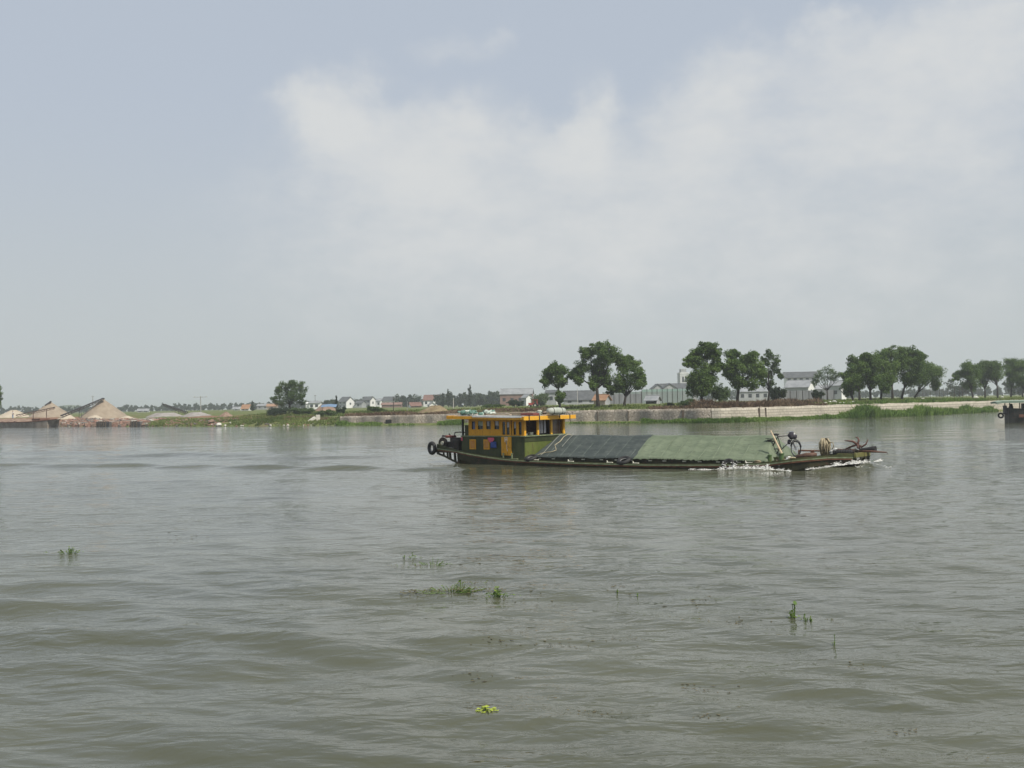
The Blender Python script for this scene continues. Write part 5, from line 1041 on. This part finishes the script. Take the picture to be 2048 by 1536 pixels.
# stones and blocks by the water
STN = mat('pale_stone', (.52, .50, .44), (.62, .60, .54), 2, .9, .02)
st_l = ['large pale boulder at the waterline below the gravel heaps', 'flat reddish stone left of the large pale boulder', 'small pale stone just right of the large boulder', 'pale stone a little above the waterline right of the large boulder', 'pale stone pair at the waterline, left one', 'pale stone pair at the waterline, right one', 'lone pale stone below the lone tree, left', 'pale stone at the waterline between the lone tree and the slab', 'pale stone next to the previous one below the scrub', 'pale stone at the waterline just left of the leaning slab', 'small pale stone at the foot of the leaning slab', 'white stone at the waterline by the end of the stone wall', 'white block on bare soil right of the gravel heaps', 'bright pale stone under the stone wall behind the boat stern']
for lab, (px, py, w_) in zip(st_l, [(438, 850, 13), (423, 847, 17), (451, 852, 6), (461, 848, 6), (482, 852, 4), (486, 851.6, 4), (541, 851, 5), (568, 852, 4), (576, 852, 5), (607, 850.5, 3), (622, 850, 3), (671, 850.5, 4), (426.5, 833.5, 4), (813, 850, 4)]):
    D = Dat(px, .25 if py > 849 else 1.6 if py > 840 else 9, py); X = ray(px, py)[0] * D; g = gz(X, D); root = thing('stone_block', lab, 'stone', (X, D, g), random.uniform(0, 3), 'stones on the left shore'); s = w_ * D / FPX
    MB().blob((0, 0, s * .2), (s * .5, s * .42, s * .33), 9, 6, .18).build('stone', SOIL if 'reddish' in lab else STN, root)
D = Dat(620, 3, 846); p0 = at(613, 847, D); p1 = at(630, 835, D + .6); root = thing('concrete_slab', 'long grey concrete slab leaning down the grassy bank', 'slab', (p0.x, p0.y, p0.z)); d = p1 - p0; mb = MB(); mb.box((0, 0, 0), (d.length, .9, .42), 0); o_ = mb.build('slab', CON, root, bevel=.02); o_.location = d / 2; o_.rotation_euler = d.to_track_quat('X', 'Z').to_euler()
p0 = at(636, 841, D + 1.5); g = gz(p0.x, p0.y); root = thing('concrete_block', 'upright grey concrete block behind the leaning slab', 'block', (p0.x, p0.y, g), R(14)); MB().span(-.32, .32, -.4, .4, -.2, at(636, 829.5, D + 1.5).z - g).build('block', CON, root, bevel=.02)
root = thing('blue_awning', 'low blue awning in front of the orange earth heap', 'awning', (at(658, 818, Dat(658, 45)).x, Dat(658, 45), gz(at(658, 818, Dat(658, 45)).x, Dat(658, 45))), 0); mb = MB(); mb.grid([[(-1.6, -.9, 1.0), (-1.6, .9, 1.5)], [(0, -.9, 1.1), (0, .9, 1.65)], [(1.6, -.9, .95), (1.6, .9, 1.5)]]); o_ = mb.build('canvas', mat('blue_canvas', (.10, .17, .28), (.16, .24, .34), 3, .8), root); o_.modifiers.new('t', 'SOLIDIFY').thickness = .03
for x in (-1.5, 1.5):
    for y in (-.8, .8): MB().tube([(x, y, -.1), (x, y, 1.0 + .25 * (y > 0))], .04, 6).build('post', OLDWOOD, root)
# poles
def upole(label, px, py, pt, D, arm=1.6, r_=.11, m=None, group='utility poles beyond the far bank'):
    B = at(px, py, D); g = gz(B.x, D); h = at(px, pt, D).z - g; root = thing('utility_pole', label, 'pole', (B.x, D, g), 0, group); MB().tube([(0, 0, -.3), (0, 0, h)], [r_, r_ * .7], 8).build('shaft', m or CON, root)
    if arm: MB().box((0, -.1, h - .25), (arm, .09, .1)).build('crossarm', m or CON, root); [MB().tube([(x, -.1, h - .2), (x, -.1, h + .02)], .05, 6).build('insulator', CREAM, root) for x in (-arm * .42, 0, arm * .42)]
    return root
GP = mat('pole_grey', (.26, .26, .25), (.34, .34, .33), 2, .9)
upole('pole with wide crossarm behind the gravel heaps', 401.5, 826, 792, 250, 3.2, .13, GP); upole('pole with short crossarm seen left of the large cone tip', 186, 820, 791.5, 420, 1.3, .2, GP); upole('thin dark pole above the white box house', 630.5, 812, 790, 450, 1.0, .1, IRON); upole('pale thin pole on the wall top left of the cabin', 907, 818, 796, 200, 0, .07, CON); upole('dark pole in front of the brick red outbuilding', 787, 824, 794, 185, 0, .07, IRON); upole('thin grey post right of the brick red outbuilding', 815, 824, 803, 190, 0, .05, GP); upole('pale leaning light pole by the willow', 1155, 800, 776, 260, 0, .06, CON)
# thin posts in the right field
random.seed(77)
for i, px in enumerate([1817, 1836, 1846, 1852, 1861, 1872, 1880, 1888, 1895, 1902, 1909, 1919, 1926, 1933, 1944]):
    D = 215 + random.uniform(-15, 45); B = at(px, 800, D); g = gz(B.x, D); h = random.uniform(1.9, 3.1); root = thing('field_post', 'thin bare post standing in the field between the two right hand groves', 'post', (B.x, D, g), 0, 'thin posts in the right hand field'); MB().tube([(0, 0, -.2), (random.uniform(-.05, .05), 0, h)], [.045, .03], 6).build('stick', OLDWOOD, root)

# ------------------------------------------------------------------ grazing goats, the man, small things on the grass
WOOL = mat('goat_white', (.66, .64, .60), (.76, .74, .70), 8, .95)
GOATS = [(1650.5, 806.5, 7, 1, 'single white goat lowest on the grass right of the small dark shrub'), (1660, 802, 6, -1, 'white goat behind, under the thin grey branched tree'), (1668, 800.5, 8, 1, 'white goat standing highest under the thin grey branched tree'), (1681, 807, 6, 1, 'first goat from the left on the wall top below the grove'), (1688.5, 807.3, 5, -1, 'greyish second goat on the wall top below the grove'), (1699, 806.2, 7, 1, 'third goat from the left on the wall top below the grove'), (1708, 805.5, 9, -1, 'largest white goat, rightmost of the row on the wall top'), (1845.5, 801.8, 5, 1, 'single white goat right of the big grove'), (1951, 799.5, 10, 1, 'pale goat lying long left of the green canopy boat'), (2005, 798.5, 4, -1, 'small white goat above the green canopy')]
for px, py, w_, sg, lab in GOATS:
    D = Dat(px, 4 if py > 804 else 9, py); X = ray(px, py)[0] * D; g = gz(X, D); root = thing('goat', lab, 'goat', (X, D, g), R(random.uniform(-20, 20)) + (math.pi if sg < 0 else 0), 'white goats grazing on the far bank'); k = max(.55, w_ * D / FPX) / 1.05
    mb = MB(); mb.tube([(-.42, 0, .46), (-.3, 0, .5), (0, 0, .48), (.25, 0, .52), (.38, 0, .5), (.5, 0, .42), (.58, 0, .3), (.62, 0, .22), (.72, 0, .12)], [.05, .15, .18, .17, .14, .09, .075, .08, .04], 9)
    for x in (-.3, .27):
        for y in (-.08, .08): mb.tube([(x, y, .42), (x - (.03 if x < 0 else -.01), y, .22), (x, y, 0)], [.06, .038, .03], 6)
    mb.tube([(.6, .05, .3), (.56, .13, .27)], [.03, .01], 5); mb.tube([(.6, -.05, .3), (.56, -.13, .27)], [.03, .01], 5); mb.tube([(-.42, 0, .5), (-.5, 0, .44)], [.03, .015], 5)
    o_ = mb.build('body', WOOL, root, smooth=True); o_.scale = (k, k, k)
# man on the shore behind the barge
D = Dat(26, 1.2, 845); hp = at(25.5, 821.5, D); g = gz(hp.x, D); Hm = min(1.78, max(1.55, hp.z - g)); z0 = hp.z - Hm
man = thing('person', 'man in white shirt and pale blue trousers standing behind the moored barge', 'person', (hp.x, D, z0), R(-30)); sk = Hm / 1.7
def figure(name, edges, verts, rad, m, par):
    me = bpy.data.meshes.new(name); me.from_pydata([tuple(Vector(v) * sk) for v in verts], edges, []); o = bpy.data.objects.new(name, me); me.materials.append(m); COL.objects.link(o); o.parent = par
    md = o.modifiers.new('skin', 'SKIN')
    for i, r_ in enumerate(rad): me.skin_vertices[0].data[i].radius = (r_ * sk, r_ * sk)
    me.skin_vertices[0].data[0].use_root = True; o.modifiers.new('sub', 'SUBSURF').levels = 1; return o
SKIN = mat('skin', (.42, .26, .18), rough=.6)
vv = [(0, 0, .92), (0, 0, 1.15), (0, 0, 1.38), (0, 0, 1.48), (0, .02, 1.6), (-.17, 0, 1.38), (-.24, .03, 1.12), (-.22, .1, .88), (.17, 0, 1.38), (.24, .03, 1.12), (.2, .12, .9), (-.09, 0, .86), (-.1, .02, .48), (-.1, 0, .08), (-.1, .14, .03), (.09, 0, .86), (.1, .02, .48), (.1, 0, .08), (.1, .14, .03)]
figure('body', [(0, 1), (1, 2), (2, 3), (3, 4), (2, 5), (5, 6), (6, 7), (2, 8), (8, 9), (9, 10), (0, 11), (11, 12), (12, 13), (13, 14), (0, 15), (15, 16), (16, 17), (17, 18)], vv, [.12, .12, .13, .055, .095, .06, .045, .035, .06, .045, .035, .085, .06, .045, .035, .085, .06, .045, .035], SKIN, man)
figure('shirt', [(0, 1), (1, 2), (2, 3), (3, 4), (2, 5), (5, 6)], [(0, 0, .92), (0, 0, 1.15), (0, 0, 1.37), (-.18, 0, 1.37), (-.235, .03, 1.18), (.18, 0, 1.37), (.235, .03, 1.18)], [.145, .14, .15, .075, .06, .075, .06], WHITE, man)
figure('trousers', [(0, 1), (1, 2), (2, 3), (0, 4), (4, 5), (5, 6)], [(0, 0, .93), (-.09, 0, .84), (-.1, .02, .48), (-.1, 0, .1), (.09, 0, .84), (.1, .02, .48), (.1, 0, .1)], [.135, .10, .075, .06, .10, .075, .06], mat('pale_blue_cloth', (.22, .30, .42), (.30, .38, .50), 6, .9), man)
mb = MB(); mb.blob((0, .0, 1.645 * sk), (.10 * sk, .11 * sk, .075 * sk)); mb.build('hair', DARK, man, smooth=True)

# ------------------------------------------------------------------ second boat at the right edge
D = atz(2012, 845.5).y; A = atz(2014, 845.5); b2 = thing('canopy_boat', 'dark workboat with flat pale green canopy cut by the right edge of the picture', 'boat', (A.x, D, 0), R(-14)); u2 = D / FPX
BH = mat('boat_black', (.015, .02, .018), (.032, .034, .03), 2, .6, .005, c3=(.07, .03, .02)); P = []
for x, hb, zb, zt in ((0, 1.2, -.05, 1.55), (.5, 1.35, -.4, 1.45), (3, 1.5, -.5, 1.35), (7, 1.5, -.5, 1.3), (10, 1.3, -.4, 1.5), (12, .5, .1, 1.8)): P.append([(x, -hb, zt), (x, -hb * .9, zb), (x, hb * .9, zb), (x, hb, zt)])
mb = MB().grid(P); n = len(mb.v); mb.f += [[0, 1, 2, 3], [n - 1, n - 2, n - 3, n - 4]]; mb.mi += [0, 0]; mb.build('hull', BH, b2); MB().grid([[(p[0][0], p[0][1] + .05, .8), (p[3][0], p[3][1] - .05, .8)] for p in P]).build('deck', BH, b2)
mb = MB(); mb.span(-.25, -.01, -.45, .45, .9, 1.75); mb.build('transom_box', mat('box_grey', (.09, .09, .10), (.14, .14, .15), 3, .7), b2, bevel=.02); mb = MB(); mb.torus((-.62, -.5, .75), .22, .09, Matrix.Rotation(R(80), 4, 'X'), 18, 8); mb.build('tyre', BLACK, b2, smooth=True); MB().tube([(-.1, -.5, .9), (-.62, -.5, .95)], .05).build('tyre_bracket', IRON, b2)
zc = at(2035, 806.5, D).z; mb = MB(); mb.grid([[(x, y, zc + .12 - .05 * (y / 1.8) ** 2 * 1.5 + (.0 if x > -1 else -.10)) for y in np.linspace(-1.75, 1.75, 7)] for x in (-1.15, -.6, 2, 5, 8)]); o_ = mb.build('canopy', mat('canopy_green', (.19, .26, .205), (.25, .315, .255), 2, .8), b2); md = o_.modifiers.new('t', 'SOLIDIFY'); md.thickness = .2; md.offset = -1
for x in (.1, 1.5, 4, 7):
    for y in (-1.25, 1.25): MB().tube([(x, y, 1.2), (x, y, zc + .05)], .05, 7).build('canopy_post', IRON, b2)
mb = MB(); mb.span(1.62, 6.4, -1.2, 1.2, 1.36, zc - .02); cb = mb.build('cabin', mat('cabin_grey', (.16, .19, .20), (.23, .26, .27), 2, .7), b2)
for x in (2.6, 4.2): MB().span(x, x + .9, -1.225, -1.195, 1.9, 2.5).build('window', GLASS, cb)
MB().span(.9, 1.5, -1.52, -1.42, .55, .85).build('name_board', mat('rust_plate', (.10, .045, .03), (.15, .07, .045), 5, .8), b2); mb = MB(); mb.tube([(.5, .3, .8), (.5, .3, 1.6), (.55, .35, 1.9)], [.2, .22, .1], 9); mb.build('engine_cover', BH, b2)

# ------------------------------------------------------------------ grass, reeds and dry weeds
def Xp(px, py=830, d=1): return ray(px, py)[0] * Dat(px, d, py)
def field(n, x0, x1, d0, d1): return strip_pts(n, x0, x1, d0, d1, -.03)
rng = RNG
parts_ = [field(5200, Xp(300), WX0 + .5, .2, 9), field(3200, Xp(420), WX0 + 1, 9, 40), field(900, Xp(285), Xp(330), .2, 3.5), field(9000, WX0, Xp(1990), 2.6, 22), field(3000, Xp(1560), 120, 2.2, 10)]
P = np.concatenate(parts_); k = len(P); keep = vnoise(P[:, 0], P[:, 1], 2.2, 12) > .28; P = P[keep]; k = len(P)
blades('grass', P, rng.uniform(.18, .45, k), rng.uniform(.06, .13, k), G_GRASS, 'grass and low weeds covering the far bank', 'grass', 6, .6, vnoise(P[:, 0], P[:, 1], 5, 13))
P = []
for a, b_, n, d1, hh in ((672, 762, 700, 1.4, .40), (775, 830, 90, .6, .2), (875, 925, 450, 1.5, .5), (1285, 1700, 3600, 1.3, .36), (1140, 1290, 260, .4, .18), (1690, 1990, 2600, 2.2, .55)):
    q = strip_pts(n, Xp(a, 846, 0), Xp(b_, 846, 0), -.35, d1, -.02); P.append(np.c_[q, np.full(n, hh)])
P = np.concatenate(P); k = len(P); hgt_ = P[:, 3] * rng.uniform(.5, 1.3, k) * (.5 + 1.0 * vnoise(P[:, 0], P[:, 1], 2.5, 15))
blades('bank_grass', P[:, :3], hgt_, rng.uniform(.07, .14, k), G_REED, 'bright green grass along the foot of the river wall', 'grass', 6, .7, vnoise(P[:, 0], P[:, 1], 3, 16))
P = []
for px, w_, h, n in ((1738, 28, 1.75, 520), (1712, 14, 1.1, 200), (1775, 26, .95, 320), (1800, 20, .85, 220), (1848, 16, 1.5, 260), (1830, 22, 1.0, 260), (1872, 26, 1.1, 300), (1900, 20, .9, 180), (1938, 12, 1.3, 160), (1960, 20, .8, 180), (1985, 14, .8, 120)):
    a, b_ = Xp(px - w_, 838, 0), Xp(px + w_, 838, 0); q = strip_pts(n, a, b_, -.6, 1.7, -.02); c = (a + b_) / 2; P.append(np.c_[q, h * np.clip(1.15 - ((q[:, 0] - c) / ((b_ - a) * .62)) ** 2 * 1.3, .25, 1)])
P = np.concatenate(P); k = len(P)
blades('reeds', P[:, :3], P[:, 3] * rng.uniform(.6, 1.05, k), rng.uniform(.10, .2, k), G_REED, 'thick green reeds and bushes growing in front of the pale wall', 'reeds', 7, .55, vnoise(P[:, 0], P[:, 1], 1.6, 18))
P = []
for a, b_, n, d0, d1, hh in ((1395, 1655, 3400, 2.0, 6.5, .75), (1300, 1400, 700, 2.0, 5, .35), (690, 905, 1700, 1.9, 5, .42), (905, 1130, 1500, 2, 7, .40), (560, 690, 500, 5, 10, .35), (440, 620, 500, 9, 14, .25)):
    q = strip_pts(n, Xp(a, 812, d0), Xp(b_, 812, d0), d0, d1, -.05); P.append(np.c_[q, np.full(n, hh)])
P = np.concatenate(P); k = len(P); keep = vnoise(P[:, 0], P[:, 1], 1.7, 19) > .25; P = P[keep]; k = len(P)
blades('dry_weeds', P[:, :3], P[:, 3] * rng.uniform(.4, 1.2, k) * (.35 + 1.15 * vnoise(P[:, 0], P[:, 1], 2.6, 33)), rng.uniform(.06, .13, k), G_DRY, 'brown dead weeds and brushwood along the wall top', 'weeds', 7, .9, vnoise(P[:, 0], P[:, 1], 2, 20))

# ------------------------------------------------------------------ floating water plants
random.seed(404)
def wplant(label, px, py, wpx, hpx, n, group='water plants drifting on the river', leafm=None, flat=.3, spread=1., mat_=False):
    c = atz(px, py); k = c.y / FPX; W_, H_ = wpx * k, hpx * k; rng = np.random.default_rng(int(px * 7 + py)); V = []; F = []; T = []
    mb = MB()
    for i in range(n):
        x = (rng.uniform(-.62, .62) if mat_ else rng.normal() * .3) * W_ * spread; y = rng.normal() * W_ * .5 * flat; h = abs(rng.normal()) * H_ * .45 * math.exp(-(x / (W_ * .4 + 1e-6)) ** 2) + .006; s = max(.021, H_ * .15) * rng.uniform(.7, 1.35); a = rng.uniform(0, 6.28); tl = rng.uniform(.1, 1.2) * (.25 if mat_ else 1)
        M = Matrix.Translation((x, y, h)) @ Matrix.Rotation(a, 4, 'Z') @ Matrix.Rotation(tl if h > .04 else tl * .2, 4, 'Y'); b = len(V)
        for t_ in np.linspace(0, 2 * math.pi, 9)[:-1]: V.append(tuple(M @ Vector((s * (1 + .35 * math.cos(t_)) * math.cos(t_) * .8 + s * .4, s * .62 * math.sin(t_), .15 * s * math.cos(2 * t_)))))
        F.append(list(range(b, b + 8))); T += [rng.uniform(.1, .9)] * 8
        if h > .02: mb.tube([(x * .15, y * .15, -.03), (x * .7, y * .7, -.012), tuple(M @ Vector((0, 0, 0)))], .004, 4)
    xs_ = np.linspace(-.5, .5, 9) * W_ + c.x; c.z = float(np.max(water_height(xs_, np.full(9, c.y), np.full(9, .05))[(0 if mat_ else 3):(9 if mat_ else 6)])) * (.7 if mat_ else 1) + .008
    root = thing('water_hyacinth', label, 'water plant', (c.x, c.y, c.z), 0, group); npmesh('leaves', V, F, leafm or G_WATER, root, T)
    if mb.v: mb.build('stalks', mat('stalk_green', (.10, .16, .04), rough=.5), root)
    return root
G_WDRY = leafmat('leaf_water_dry', (.10, .09, .035), (.22, .18, .08)); G_LIME = leafmat('leaf_lime', (.38, .48, .06), (.55, .62, .12))
wplant('green tangle of drifting water plants at the left of the river', 139, 1108, 46, 17, 46); wplant('tiny pale sprig left of the left tangle', 94, 1109, 14, 6, 5)
wplant('upright small plant with two stalks, upper middle of the drift', 828, 1117, 18, 20, 9); wplant('small leaf pair left of the upright two stalked plant', 808, 1117, 12, 8, 6); wplant('loose row of small leafy plants below the upright one', 866, 1132, 60, 15, 44, mat_=True); wplant('scattered brown leaf bits left of the loose row', 800, 1137, 70, 4, 18, leafm=G_WDRY, mat_=True)
wplant('small dark green plant above the long brown mat', 922, 1169, 18, 22, 8); wplant('long brownish mat of drifting plants', 905, 1183, 170, 7, 200, leafm=G_WDRY, flat=.16, mat_=True); wplant('fresh green clump at the right end of the brown mat', 996, 1189, 50, 24, 50); wplant('small green plants rising out of the brown mat', 912, 1180, 80, 14, 26, mat_=True); wplant('thin line of dark bits above the green clump', 955, 1166, 66, 5, 30, leafm=G_WDRY, mat_=True)
wplant('single upright sprout in the middle right of the water', 1234, 1184, 8, 16, 4); wplant('tiny sprout right of the single upright sprout', 1275, 1187, 6, 10, 3); wplant('floating pale leaf between the two sprouts', 1262, 1185, 9, 3, 3, leafm=G_WDRY)
wplant('taller leafy plant standing alone at the right', 1588, 1234, 20, 32, 18); wplant('plant with round pale leaf right of the taller one', 1610, 1240, 22, 16, 12); wplant('thin upright plant beside the round pale leaf', 1622, 1241, 7, 16, 5); wplant('floating brown leaf to the right of the upright plants', 1660, 1236, 14, 3, 4, leafm=G_WDRY); wplant('lone thin sprout lowest at the right', 1669, 1291, 6, 16, 3); wplant('yellow green leaf cluster floating in the foreground', 973, 1429, 40, 10, 44, leafm=G_LIME, flat=.4, spread=.8, mat_=True)
rng = np.random.default_rng(9); V = []; F = []
for (px, py, n, sp) in ((1400, 1205, 40, 70), (1460, 1240, 50, 90), (1060, 1195, 40, 60), (1130, 1290, 40, 70), (1240, 1286, 30, 60), (1430, 1370, 40, 70), (1180, 1425, 40, 60), (1420, 1435, 35, 60), (1800, 1465, 30, 70), (990, 1284, 26, 50), (940, 1352, 26, 50), (380, 1070, 25, 70), (760, 1045, 16, 30), (1240, 1172, 20, 40), (1720, 1338, 20, 50), (350, 1078, 16, 60), (1950, 1520, 18, 60), (900, 1128, 25, 70), (1000, 1122, 22, 50)):
    for i in range(n // 2):
        c = atz(px + rng.normal() * sp * .5, py + rng.normal() * 3.5 + .05 * rng.normal() * sp); s = rng.uniform(.008, .026) * c.y / 13; a = rng.uniform(0, 3.1); dx, dy = math.cos(a) * s, math.sin(a) * s; b = len(V)
        wz = float(water_height(np.array([c.x]), np.array([c.y]), np.array([.05]))[0]); V += [(c.x - dx * 1.6, c.y - dy, wz + .004), (c.x + dy * .6, c.y - dx * .6, wz + .007), (c.x + dx * 1.6, c.y + dy, wz + .006), (c.x - dy * .6, c.y + dx * .6, wz + .009)]; F.append([b, b + 1, b + 2, b + 3])
npmesh('floating_litter', V, F, mat('leaf_litter', (.06, .05, .025), (.13, .11, .05), 30, .7), label='dark bits of leaf litter scattered over the water', cat='litter', kind='stuff')

# ------------------------------------------------------------------ air
hzm = bpy.data.materials.new('haze_air'); hzm.use_nodes = True; t = NT(hzm.node_tree)
vol = t.n('ShaderNodeVolumePrincipled', {'Color': (.86, .90, .94, 1), 'Density': .00045, 'Anisotropy': .3}); t.n('ShaderNodeOutputMaterial', {1: vol.outputs[0]})
mb = MB(); mb.span(-2990, 2990, -2990, 2990, -4.2, 26); hzo = mb.build('haze', hzm, kind='stuff', label='thin pale summer haze over the river plain', cat='haze')
